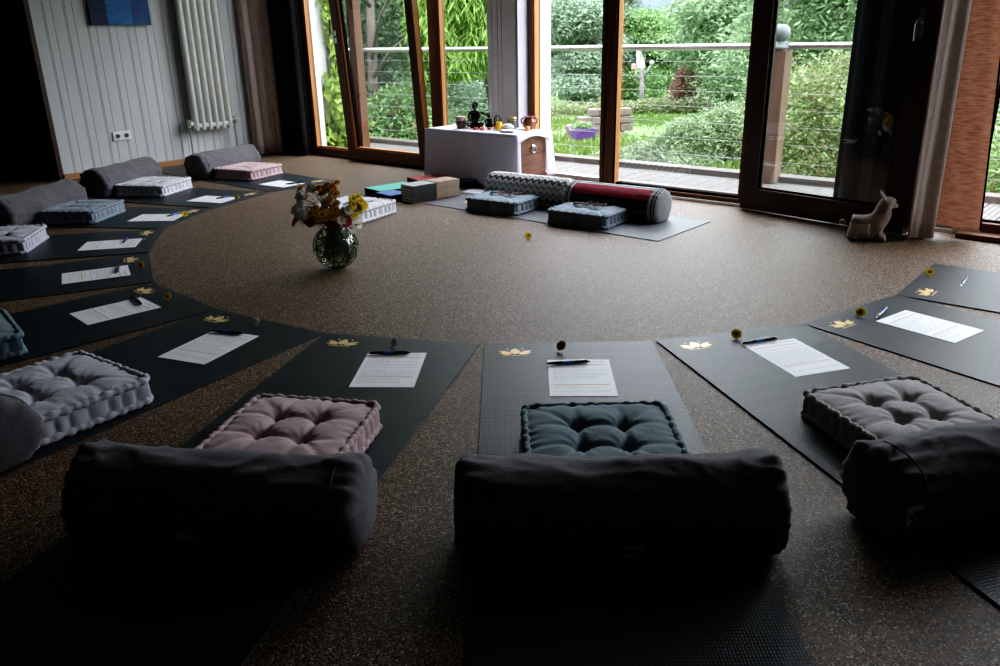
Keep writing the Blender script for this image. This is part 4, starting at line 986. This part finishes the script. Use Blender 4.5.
# ------------------------------------------------------------------ bolsters
def bolster_mesh(L_=.70, R=.11, seed=0, wr=1.0, ear=0):
    nx, nt = 90, 72; vs = []; fs = []
    for i in range(nx+1):
        q = i/nx; t = -1+2*q
        if abs(t) > .86:
            w = (abs(t)-.86)/.14; tt = w; xx = math.copysign(.86*L_/2+(L_/2-.86*L_/2)*math.sin(w*PI/2), t); rad = R*(max(0, 1-w**3.2))**.5
            rad = max(rad, .0005)
        else: xx = t*L_/2; rad = R
        endf = math.exp(-((1-abs(t))/.16)**2)
        for k in range(nt):
            a = 2*PI*k/nt; ca, sa = math.cos(a), math.sin(a)
            n1 = noise.noise(Vector((xx*4.5, ca*1.0, sa*1.0))+Vector((seed*7, 0, 0)))
            n2 = noise.noise(Vector((xx*9+ca*2.0, ca*2.2, sa*2.2))+Vector((seed*3, 5, 0)))
            ridge = 1-abs(noise.noise(Vector((xx*7+sa*2.6*(1 if seed % 2 else -1), ca*1.8, sa*1.8))+Vector((seed, 9, 2))))*2
            ridge2 = 1-abs(noise.noise(Vector((xx*13-sa*4, ca*2.6, sa*2.6+seed))))*2
            d = wr*(.011*n1+.004*n2+.008*max(0, ridge)**4*(.5+endf)+.002*max(0, ridge2)**3)
            d += wr*endf*.0045*math.sin(a*13+seed+2*math.sin(a*3))*min(1, rad/R)
            if ear and t*ear > 0: d += .022*math.exp(-((1-abs(t))/.10)**2)*math.exp(-((a-PI/2)/.5)**2)
            rr_ = max(rad+d*min(1, rad/R*1.5), .0004)
            y = rr_*ca; z = rr_*sa
            if z < -R*.72: z = -R*.72+(z+R*.72)*.25
            vs.append((xx, y*1.04, z+R*.80))
    for i in range(nx):
        for k in range(nt): fs.append((i*nt+k, i*nt+(k+1) % nt, (i+1)*nt+(k+1) % nt, (i+1)*nt+k))
    zmin = min(v[2] for v in vs); vs = [(a, b, c-zmin) for a, b, c in vs]
    return MB().add(vs, fs), R*.80-zmin
def bolster(x, y, ang, label, seed=0, L_=.70, R=.11, mats=('bolster', 'bolster_dark'), tagpos=None, wr=1.0, ear=0, group=None, z=.005, tagx=0, plain=False, tagr=1.0):
    root = empty('bolster', (x, y, z), ang, label, 'bolster', group)
    cv, zc = bolster_mesh(L_, R, seed, wr, ear)
    cv.build('cover', M[mats[0]], root, smooth=True)
    for s in (-1, 1):
        pts = [(s*.405*L_*1.03+.003*math.sin(t*5+seed), (R+.001)*1.04*math.cos(t), zc+max(-.72*R, (R+.001)*math.sin(t))) for t in np.linspace(0, 2*PI, 60, endpoint=False)]
        MB().tube(pts, .0022, 6, closed=True).build('end_seam', M[mats[0]], root, smooth=True)
    if not plain:
        # ribbed carrying strap on the near side and a small sewn label
        a0, a1 = math.radians(196), math.radians(214); vs = []; fs = []; n_ = 24
        for i in range(n_+1):
            xx = tagx+(.10-.02*0)+.16*i/n_
            for a in (a0, a1): vs.append((xx, (R+.009)*1.04*math.cos(a), zc+(R+.009)*math.sin(a)))
        for i in range(n_): fs.append((2*i, 2*i+2, 2*i+3, 2*i+1))
        st_ = MB().add(vs, fs).build('strap', M[mats[1]], root); md = st_.modifiers.new('s', 'SOLIDIFY'); md.thickness = .003
        lb = MB(); w = .042; Rr = (R+.0115)*tagr
        lb.box(-w/2, w/2, -w/2, w/2, -.001, 0, 0); tmp = MB(); lotus(tmp, .42, .0006, 1, False); lb.v += [(x_, y_+.003, z_) for x_, y_, z_ in tmp.v]; o_ = 8
        lb.f += [tuple(i+8 for i in f_) for f_ in tmp.f]; lb.mi += [1]*len(tmp.f)
        lb.box(-.012, .012, -.014, -.012, 0, .0006, 1)
        aa = math.radians(tagpos or 202)
        def curv(px, py, pz):
            a = aa-py/Rr; rr_ = Rr+pz; return (tagx+.065+px-.0, rr_*1.04*math.cos(a), zc+rr_*math.sin(a))
        lb.xf(curv).build('sewn_label', [M['tag'], M['tag_ink']], root)
    return root
G = 'grey cotton bolsters on the mats'
bolster(.245, 1.505, -.01, 'dark grey cotton bolster at the front centre, nearest the camera', 1, L_=.70, R=.105, group=G, tagx=-.045, ear=1)
bolster(-.625, 1.562, -.15, 'dark grey cotton bolster in the front left, before the pink cushion', 2, L_=.665, R=.106, group=G, tagx=-.10, tagpos=198, ear=-1)
bolster(1.135, 1.625, .30, 'dark grey cotton bolster in the front right, before the light grey cushion', 3, L_=.70, R=.106, tagpos=176, tagr=.90, group=G, tagx=-.392)
bolster(-1.575, 2.055, -.62, 'dark grey bolster whose rounded end enters at the lower left edge', 4, group=G)
bolster(-2.95, 5.12, -1.78, 'grey bolster at far left behind the slate-blue cushion', 5, group=G, plain=False)
bolster(-2.865, 6.20, -1.80, 'grey bolster lying below the wall socket behind the white cushion', 6, group=G)
bolster(-2.325, 6.94, -2.0, 'grey bolster below the radiator behind the pale pink cushion', 7, group=G)
bolster(.225, 5.31, -.66, 'black and white knitted bolster nearer the altar chest', 8, L_=.66, R=.105, mats=('knit', 'knit'), plain=True, wr=.5)
bolster(.725, 4.865, -.66, 'red striped woven bolster with black and white ends', 9, L_=.66, R=.105, mats=('woven', 'woven_end'), plain=True, wr=.5)

# malas on the teal cushions
def mala(x, y, z, ang, label, turq=False, seed=0):
    rr = random.Random(seed); root = empty('bead_necklace', (x, y, z), ang, label, 'beads')
    pts = []
    for i in range(54):
        t = 2*PI*i/54; q = 1+.35*math.sin(3*t+seed)+.12*math.sin(5*t); pts.append((.060*q*math.cos(t), .038*q*math.sin(t), .004+.004*math.sin(7*t)))
    mb = MB()
    for p_ in pts: mb.ball(p_, .0052, 8, 5)
    mb.build('bead_string', M['mala'], root, smooth=True)
    mb = MB().tube([(-.06, -.01, .004), (-.09, -.02, .004), (-.12, -.022, .003)], [.003, .006, .009], 8)
    mb.build('tassel', M['turq'] if turq else M['mala'], root)
mala(.075, 5.175, .099, -.5, 'brown bead necklace with turquoise tassel on the cushion nearer the altar', True, 1)
mala(.575, 4.755, .099, -.5, 'reddish wooden bead necklace on the cushion before the red striped bolster', False, 2)

# ------------------------------------------------------------------ altar chest with cloth
AU0, AU1, AV0, AV1, AZ = -4.62, -3.72, 4.48, 4.865, .392
ch = MB().box(AU0+.03, AU1-.012, AV0+.03, AV1-.015, 0, AZ-.004, bev=.004).build('wooden_chest', M['chest']); ch.rotation_euler = (0, 0, A)
tag(ch, 'reddish wooden chest used as an altar beside the white pillar', 'chest')
mb = MB().box(AU1-.013, AU1-.008, AV0+.03, AV1-.015, .24, .246).box(AU1-.013, AU1-.006, AV0+.028, AV1-.013, 0, .02); mb.build('edge_band', M['wood_dark'], ch)
cu, cv_ = AU1-.012, (AV0+AV1)/2+.02
mb = MB().lathe([(0, .006), (.02, .006), (.022, 0)], 16); mb.xf(lambda x, y, z: (cu+z, cv_+x, .285+y))
mb.tube([(cu+.012+.004*math.sin(t), cv_+.022*math.cos(t), .272+.024*math.sin(t)) for t in np.linspace(0, 2*PI, 20, endpoint=False)], .004, 6, closed=True); mb.build('ring_handle', M['chrome'], ch, smooth=True)
# cloth: top, front skirt, left skirt, back strip at the right end
def cloth():
    mb = MB(); 
    def sheet(fn, n, m):
        vs = [fn(i/n, j/m) for j in range(m+1) for i in range(n+1)]
        mb.add(vs, [(j*(n+1)+i, j*(n+1)+i+1, (j+1)*(n+1)+i+1, (j+1)*(n+1)+i) for j in range(m) for i in range(n)])
    sheet(lambda s, t: (AU0+.0+(AU1-AU0)*s, AV0+(AV1-AV0)*t, AZ+.002+.002*math.sin(s*20)*math.sin(t*9)), 30, 12)
    def front(s, t):
        u = AU0-.01+(AU1-AU0+.035)*s; fold = .020*t*math.sin(s*14+1)+.008*t*math.sin(s*33)
        return (u-(.03*t if s < .05 else 0), AV0-.003-.02*t+fold*.8, AZ+.001-(AZ-.012)*t+.012*(1-abs(2*s-1))*0)
    sheet(front, 60, 16)
    sheet(lambda s, t: (AU0-.004-.045*t+.006*t*math.sin(s*11), AV0-.003+(AV1-AV0)*s, AZ+.001-(AZ-.03)*t), 14, 12)
    # right end: short flap drooping in a curve, plus narrow hanging strips at both corners
    sheet(lambda s, t: (AU1+.004+.01*t, AV0+(AV1-AV0)*s, AZ+.001-(.025+.05*(2*s-1)**2)*t), 20, 4)
    sheet(lambda s, t: (AU1+.006+.015*t*math.sin(s*3), AV0-.004+.05*s+.004*t, AZ+.001-(AZ-.03)*t), 6, 12)
    sheet(lambda s, t: (AU1+.008+.03*t*s, AV1-.05+.075*s+.02*t, AZ+.001-(AZ-.05)*t), 8, 12)
    return mb
cl = cloth().build('altar_cloth', M['linen'], smooth=True); cl.rotation_euler = (0, 0, A); md = cl.modifiers.new('s', 'SOLIDIFY'); md.thickness = .002
tag(cl, 'white cloth draped over the wooden altar chest', 'tablecloth')
def on_altar(u, v): return (*W(u*.9775, min(v*.9775, 4.835)), AZ+.005)
# objects on the altar
o = MB().lathe([(.0, 0), (.034, 0), (.038, .02), (.040, .06), (.036, .082), (.030, .082), (.030, .03), (0, .03)], 24).build('wooden_cup', M['ceramic_dark'], loc=on_altar(-4.475, 4.72), smooth=True)
tag(o, 'dark cup with pale pink rim at the left end of the altar', 'cup'); MB().lathe([(.0405, .056), (.0415, .066), (.038, .086), (.034, .087)], 24).build('rim', M['cup_pink'], o, smooth=True)
bx = on_altar(-4.40, 4.80)
bu = empty('buddha_statue', bx, A+.3, 'dark seated figure statue, tallest object on the altar', 'statue')
body = MB()
body.ball((0, 0, .016), .05, 20, 8, (1.15, .8, .33)); body.ball((0, 0, .075), .036, 18, 12, (.95, .7, 1.35)); body.ball((0, 0, .118), .03, 16, 8, (1.25, .7, .5))
body.tube([(0, 0, .12), (0, 0, .145)], .010, 10); body.ball((0, -.002, .158), .0185, 16, 12, (1, 1, 1.18)); body.ball((0, .004, .183), .010, 12, 8)
for s in (-1, 1):
    body.tube([(s*.034, 0, .118), (s*.048, -.008, .085), (s*.032, -.034, .062), (s*.008, -.04, .05)], [.012, .0105, .009, .007], 10)
    body.tube([(s*.02, -.01, .02), (s*.062, -.012, .022), (s*.035, -.036, .018), (s*.0, -.038, .018)], [.019, .018, .013, .011], 10)
    body.ball((s*.019, 0, .154), .005, 8, 6, (.6, 1, 1.7))
body.ball((0, -.02, .157), .0045, 8, 6)
body.build('figure', M['bronze'], bu, smooth=True)
MB().ball((0, .012, .168), .026, 16, 10, (1, .4, 1.1)).build('halo', M['bronze'], bu, smooth=True)
MB().box(-.06, .06, -.045, .045, 0, .008, bev=.003).build('base', M['bronze'], bu)
b2 = empty('seated_figurine', on_altar(-4.268, 4.82), A, 'small dark figurine with a hat in the middle of the altar', 'figurine')
fb = MB(); fb.ball((0, 0, .022), .032, 16, 8, (1.1, .9, .7)); fb.ball((0, 0, .055), .022, 14, 10, (1, .8, 1.2)); fb.ball((0, 0, .088), .014, 12, 10)
for s in (-1, 1): fb.tube([(s*.02, 0, .07), (s*.032, -.01, .05), (s*.012, -.024, .04)], .007, 8)
fb.build('figure', M['bronze'], b2, smooth=True); MB().lathe([(.014, .07), (.019, .074), (.014, .079)], 16).build('collar', M['gold_lid'], b2, smooth=True)
MB().lathe([(.02, .094), (.016, .098), (.013, .115), (0, .118)], 16).build('hat', M['bronze'], b2, smooth=True)
b3 = empty('incense_basket', on_altar(-4.195, 4.84), A, 'small dark openwork metal basket with a hoop handle on the altar', 'basket')
mb = MB().lathe([(.02, 0), (.03, .02), (.032, .04), (.028, .05)], 18); mb.build('bowl', M['bronze'], b3, smooth=True)
mb = MB()
for k in range(5): 
    a = k*PI/5; mb.tube([(.028*math.cos(a)*math.cos(t), .028*math.sin(a)*math.cos(t), .05+.052*math.sin(t)) for t in np.linspace(0, PI, 12)], .003, 6)
mb.build('cage', M['bronze'], b3)
o = MB().lathe([(0, 0), (.022, 0), (.0225, .002), (.0225, .056), (.02, .059), (0, .057)], 24).build('pillar_candle', M['yellow_wax'], loc=on_altar(-4.115, 4.76), auto=50); tag(o, 'yellow pillar candle at the front of the altar', 'candle')
MB().tube([(0, 0, .057), (.001, 0, .066)], .001, 5).build('wick', M['gasket'], o)
jar = MB().lathe([(0, 0), (.034, 0), (.036, .005), (.036, .06), (.032, .066), (.03, .066), (.03, .01)], 28).build('glass_jar', M['vglass'], loc=on_altar(-4.10, 4.90), smooth=True); tag(jar, 'glass jar with a gold lid behind the pale wool on the altar', 'jar')
MB().lathe([(0, .068), (.034, .068), (.035, .07), (.035, .082), (.032, .084), (0, .084)], 28).build('lid', M['gold_lid'], jar, smooth=True)
wl = MB().ball((0, 0, .022), .04, 18, 10, (1.3, .9, .58)); wl.xf(lambda x, y, z: (x*(1+.08*math.sin(y*200)), y, z*(1+.1*math.sin(x*150)))); o = wl.build('wool_bundle', M['wool'], loc=on_altar(-4.06, 4.80), rz=A, smooth=True)
tag(o, 'pale wool bundle lying in front of the glass jar', 'bundle')
o = MB().box(-.06, .06, -.035, .035, 0, .012, bev=.002).build('booklet', M['paper'], loc=on_altar(-3.965, 4.70), rz=A+.12); tag(o, 'small white booklet at the front right of the altar', 'booklet')
MB().box(-.058, .058, -.036, -.03, .002, .010).build('pages', M['ink'], o)
pt = MB().lathe([(0, 0), (.026, 0), (.04, .02), (.043, .04), (.034, .06), (.028, .068), (.038, .078), (.034, .078), (.024, .066), (.03, .04), (.02, .01)], 28).build('clay_pot', M['terracotta'], loc=on_altar(-3.955, 4.93), smooth=True); tag(pt, 'glazed brown clay pot with flared rim at the right end of the altar', 'pot')
for s in (-1, 1): MB().tube([(s*.036, 0, .07), (s*.052, 0, .06), (s*.05, 0, .04), (s*.04, 0, .032)], .005, 8).build('handle', M['terracotta'], pt, smooth=True); pt.scale = (1.15, 1.15, 1.2)
o = MB().lathe([(0, 0), (.017, 0), (.019, .01), (.018, .03), (0, .031)], 20).build('votive_candle', M['orange_wax'], loc=on_altar(-3.893, 4.83), smooth=True); tag(o, 'short orange candle in front of the clay pot', 'candle')
MB().tube([(0, 0, .03), (.001, 0, .038)], .001, 5).build('wick', M['gasket'], o)
for i, (u, v, c) in enumerate(((-4.30, 4.70, 'red'), (-4.27, 4.74, 'orange_wax'), (-4.235, 4.70, 'red'), (-4.205, 4.75, 'red'), (-4.18, 4.80, 'orange_wax'), (-4.38, 4.70, 'gold_lid'))):
    nm = {'red': 'red', 'orange_wax': 'orange', 'gold_lid': 'brass'}[c]
    o = MB().lathe([(0, 0), (.014, 0), (.016, .003), (.016, .014), (.013, .015), (0, .013)], 16).build('tealight', M[c], loc=on_altar(u, v), smooth=True)
    tag(o, nm+' tealight among the small lights along the altar front', 'candle', 'small '+nm+' tealights on the altar')
    MB().tube([(0, 0, .013), (.0005, 0, .02)], .0009, 5).build('wick', M['gasket'], o)

# ------------------------------------------------------------------ notebooks and pads
def notebook(x, y, z, ang, cover, top, label, group, w=.21, d=.145, t=.019, jit=0):
    o = MB().box(-w/2, w/2, -d/2, d/2, 0, .0022, 0).box(-w/2, w/2, -d/2, d/2, t-.0022, t, 1).box(-w/2, w/2, -d/2, -d/2+.003, .001, t-.001, 0).build('notebook', [M[cover], M[top]], loc=(x+rnd.uniform(-1, 1)*jit, y+rnd.uniform(-1, 1)*jit, z), rz=ang)
    tag(o, label, 'notebook', group); MB().box(-w/2+.003, w/2-.003, -d/2+.003, d/2-.003, .0022, t-.0022).build('page_block', M['pages'], o); return o
da = math.atan2(5.527-5.401, -.426+.572)
e1 = Vector((math.cos(da), math.sin(da))); e2 = Vector((-math.sin(da), math.cos(da)))
base = Vector((-.572, 5.401))
c1 = base+e1*.10+e2*.07; c2 = base+e1*.31+e2*.075
for k in range(6):
    notebook(c1.x, c1.y, .0005+k*.0198, da, 'bookdark', 'booktop' if k == 5 else 'bookdark', 'dark notebook in the left stack, '+['lowest', 'second from bottom', 'third from bottom', 'fourth from bottom', 'just below the top one', 'topmost with a grey-green cover'][k], 'dark notebooks stacked by the vase cushion', w=.19, jit=.003)
for k in range(6):
    notebook(c2.x, c2.y, .0052+k*.0192, da, 'booktan', 'booktan', 'kraft-brown notebook in the right stack, '+['lowest', 'second from bottom', 'third from bottom', 'fourth from bottom', 'just below the top one', 'topmost'][k], 'kraft notebooks stacked next to the dark ones', w=.20, t=.0185, jit=.003)
def pad(x, y, ang, w, d, t, mat, label, z=0, t2=None):
    t2 = t2 or t; mb = MB().add([(-w/2, -d/2, 0), (w/2, -d/2, 0), (w/2, d/2, 0), (-w/2, d/2, 0), (-w/2, -d/2, t), (w/2, -d/2, t2), (w/2, d/2, t2), (-w/2, d/2, t)], [(3, 2, 1, 0), (0, 1, 5, 4), (1, 2, 6, 5), (2, 3, 7, 6), (3, 0, 4, 7), (4, 5, 6, 7)])
    o = mb.build('seat_pad', M['padside'], loc=(x, y, z), rz=ang)
    md = o.modifiers.new('b', 'BEVEL'); md.width = .003; md.segments = 2
    tp = MB().add([(-w/2+.003, -d/2+.003, t+.0012), (w/2-.003, -d/2+.003, t2+.0012), (w/2-.003, d/2-.003, t2+.0012), (-w/2+.003, d/2-.003, t+.0012), (-w/2+.003, -d/2+.003, t-.001), (w/2-.003, -d/2+.003, t2-.001), (w/2-.003, d/2-.003, t2-.001), (-w/2+.003, d/2-.003, t-.001)], [(0, 1, 2, 3), (4, 5, 1, 0), (5, 6, 2, 1), (6, 7, 3, 2), (7, 4, 0, 3)]).build('felt_top', M[mat], o)
    tag(o, label, 'seat pad'); return o
pad(-.753, 5.83, .70, .35, .22, .048, 'mint', 'mint-green topped seat pad left of the notebook stacks')
pad(-.735, 5.59, .72, .15, .19, .045, 'bluepad', 'blue seat pad between the mint pad and dark notebooks')
pad(-.50, 6.16, .50, .30, .24, .055, 'redpad', 'red seat pad behind the notebook stacks')
pad(-.22, 6.03, -.2, .13, .13, .05, 'purple', 'dark purple seat pad at the foot of the altar cloth')
n = 12; vs = []; fs = []
for j in range(n+1):
    for i in range(n+1):
        x = -.12+.24*i/n; y = -.07+.14*j/n; vs.append((x, y, .007+.003*math.sin(x*40+y*20)*math.sin(y*45)))
for j in range(n):
    for i in range(n): fs.append((j*(n+1)+i, j*(n+1)+i+1, (j+1)*(n+1)+i+1, (j+1)*(n+1)+i))
o = MB().add(vs, fs).build('folded_napkin', M['linen'], loc=(-.13, 5.77, .0), rz=-.6, smooth=True); tag(o, 'white cloth lying flat between kraft notebooks and knitted bolster', 'cloth')
o.modifiers.new('s', 'SOLIDIFY').thickness = .003

# ------------------------------------------------------------------ plush llama
lx, ly = 1.96, 4.16; lang2 = math.atan2(-.075, .16)
ll = empty('plush_llama', (lx, ly, 0), lang2, 'brown plush toy llama sitting by the open door leaf', 'plush toy')
bm = bmesh.new()
def chain(pts, rs, parent_v=None):
    prev = parent_v; out = []
    for p_, r_ in zip(pts, rs):
        v_ = bm.verts.new(p_); out.append((v_, r_))
        if prev: bm.edges.new((prev, v_))
        prev = v_
    return out
allv = []
a = chain([(-.075, 0, .060), (-.025, 0, .062), (.03, 0, .066), (.052, 0, .115), (.062, 0, .165), (.070, 0, .200), (.098, 0, .196), (.112, 0, .190)], [.054, .058, .058, .052, .047, .052, .040, .022]); allv += a
for s in (-1, 1):
    allv += chain([(.045, s*.03, .03), (.078, s*.036, .018), (.092, s*.036, .017)], [.024, .02, .017], a[2][0])
    allv += chain([(-.08, s*.042, .028), (-.045, s*.05, .02)], [.028, .019], a[0][0])
bm.verts.ensure_lookup_table(); bm.verts.index_update()
me = bpy.data.meshes.new('body'); radii = [r_ for _, r_ in allv]; order = [v_.index for v_, _ in allv]; bm.to_mesh(me); bm.free()
bo_ = bpy.data.objects.new('body', me); COL.objects.link(bo_); bo_.parent = ll
sk = bo_.modifiers.new('skin', 'SKIN'); 
if not me.skin_vertices: me.attributes.new  # layer is made by the modifier below
bm = bmesh.new(); bm.from_mesh(me); lay = bm.verts.layers.skin.verify(); bm.verts.ensure_lookup_table()
for i, r_ in zip(order, radii): bm.verts[i][lay].radius = (r_, r_)
bm.verts[order[1]][lay].use_root = True
bm.to_mesh(me); bm.free()
sk.use_smooth_shade = True; sb_ = bo_.modifiers.new('sub', 'SUBSURF'); sb_.levels = sb_.render_levels = 2; me.materials.append(M['plush'])
for s in (-1, 1):
    mb = MB().ball((0, 0, 0), .015, 12, 8, (.6, 1, 2.0)); mb.xf(lambda x, y, z: (x-.006-z*.55+.055, y+s*.022+s*.005, z*.85+.238)); mb.build('ear', M['plush_light'], ll, smooth=True)
    MB().ball((.092, s*.027, .206), .0055, 10, 8).build('eye', M['eye'], ll, smooth=True)
MB().ball((.112, 0, .188), .016, 14, 10, (.9, 1, .85)).build('muzzle', M['plush_light'], ll, smooth=True)
MB().ball((-.130, 0, .085), .018, 12, 8, (1, .8, .9)).build('tail', M['plush'], ll, smooth=True)
n = 24; vs = []; fs = []
for i in range(n+1):
    a = math.radians(-22+224*i/n)
    for j, x in enumerate(np.linspace(-.085, .008, 8)): vs.append((x, .0605*math.cos(a)*(1+.02*math.sin(j)), .062+.0625*math.sin(a)))
for i in range(n):
    for j in range(7): fs.append((i*8+j, i*8+j+1, (i+1)*8+j+1, (i+1)*8+j))
bk = MB().add(vs, fs).build('saddle_blanket', M['blanket'], ll, smooth=True); bk.modifiers.new('s', 'SOLIDIFY').thickness = .004
mb = MB()
for s in (-1, 1):
    for x in np.linspace(-.083, .006, 14): mb.tube([(x, s*.058, .042), (x+.001, s*.061, .030)], .0014, 4)
mb.build('fringe', M['blanket'], bk)

# ------------------------------------------------------------------ light
w = bpy.data.worlds.new('sky'); sc.world = w; w.use_nodes = True; nt = w.node_tree
for n_ in list(nt.nodes): nt.nodes.remove(n_)
out = nt.nodes.new('ShaderNodeOutputWorld'); bg = nt.nodes.new('ShaderNodeBackground'); tc = nt.nodes.new('ShaderNodeTexCoord')
sx = nt.nodes.new('ShaderNodeSeparateXYZ'); nt.links.new(tc.outputs['Generated'], sx.inputs[0])
col = ramp(nt, sx.outputs['Z'], [(0, (.045, .052, .058)), (.10, (.060, .072, .085)), (.30, (.84, .865, .95)), (1, (.90, .925, 1.02))])
nt.links.new(col, bg.inputs['Color']); bg.inputs['Strength'].default_value = 15.5; nt.links.new(bg.outputs[0], out.inputs[0])
def portal(u0, u1, v, z0, z1):
    d = bpy.data.lights.new('window_portal', 'AREA'); d.shape = 'RECTANGLE'; d.size = u1-u0; d.size_y = z1-z0; d.cycles.is_portal = True
    o = bpy.data.objects.new('window_portal', d); COL.objects.link(o); o.location = (*W((u0+u1)/2, v), (z0+z1)/2)
    o.rotation_euler = (PI/2, 0, A+0)
    # emit towards the room (-outward normal)
    o.rotation_euler = Matrix.Rotation(A, 3, 'Z').to_4x4().to_euler(); 
    nrm = Vector((-NX[0], -NX[1], 0)); q = (-nrm).to_track_quat('Z', 'Y'); o.rotation_euler = q.to_euler()
portal(-6.64, -4.31, 4.99, 0, 2.22); portal(-3.9, -.9, 4.99, 0, 2.22); portal(-.9, 1.05, 4.99, 0, 2.22)

sc.view_settings.view_transform = 'Standard'; sc.view_settings.look = 'None'
sc.view_settings.use_curve_mapping = True
cm = sc.view_settings.curve_mapping; cu_ = cm.curves[3]
for (a_, b_) in ((.012, .005), (.035, .024), (.09, .086), (.22, .235), (.55, .60)): cu_.points.new(a_, b_)
cm.update()
sc.view_settings.exposure = 0.0; sc.view_settings.gamma = 1.0
sc.cycles.use_denoising = True
sc.cycles.max_bounces = 8; sc.cycles.diffuse_bounces = 3; sc.cycles.glossy_bounces = 4; sc.cycles.transparent_max_bounces = 24
sc.cycles.sample_clamp_indirect = 6
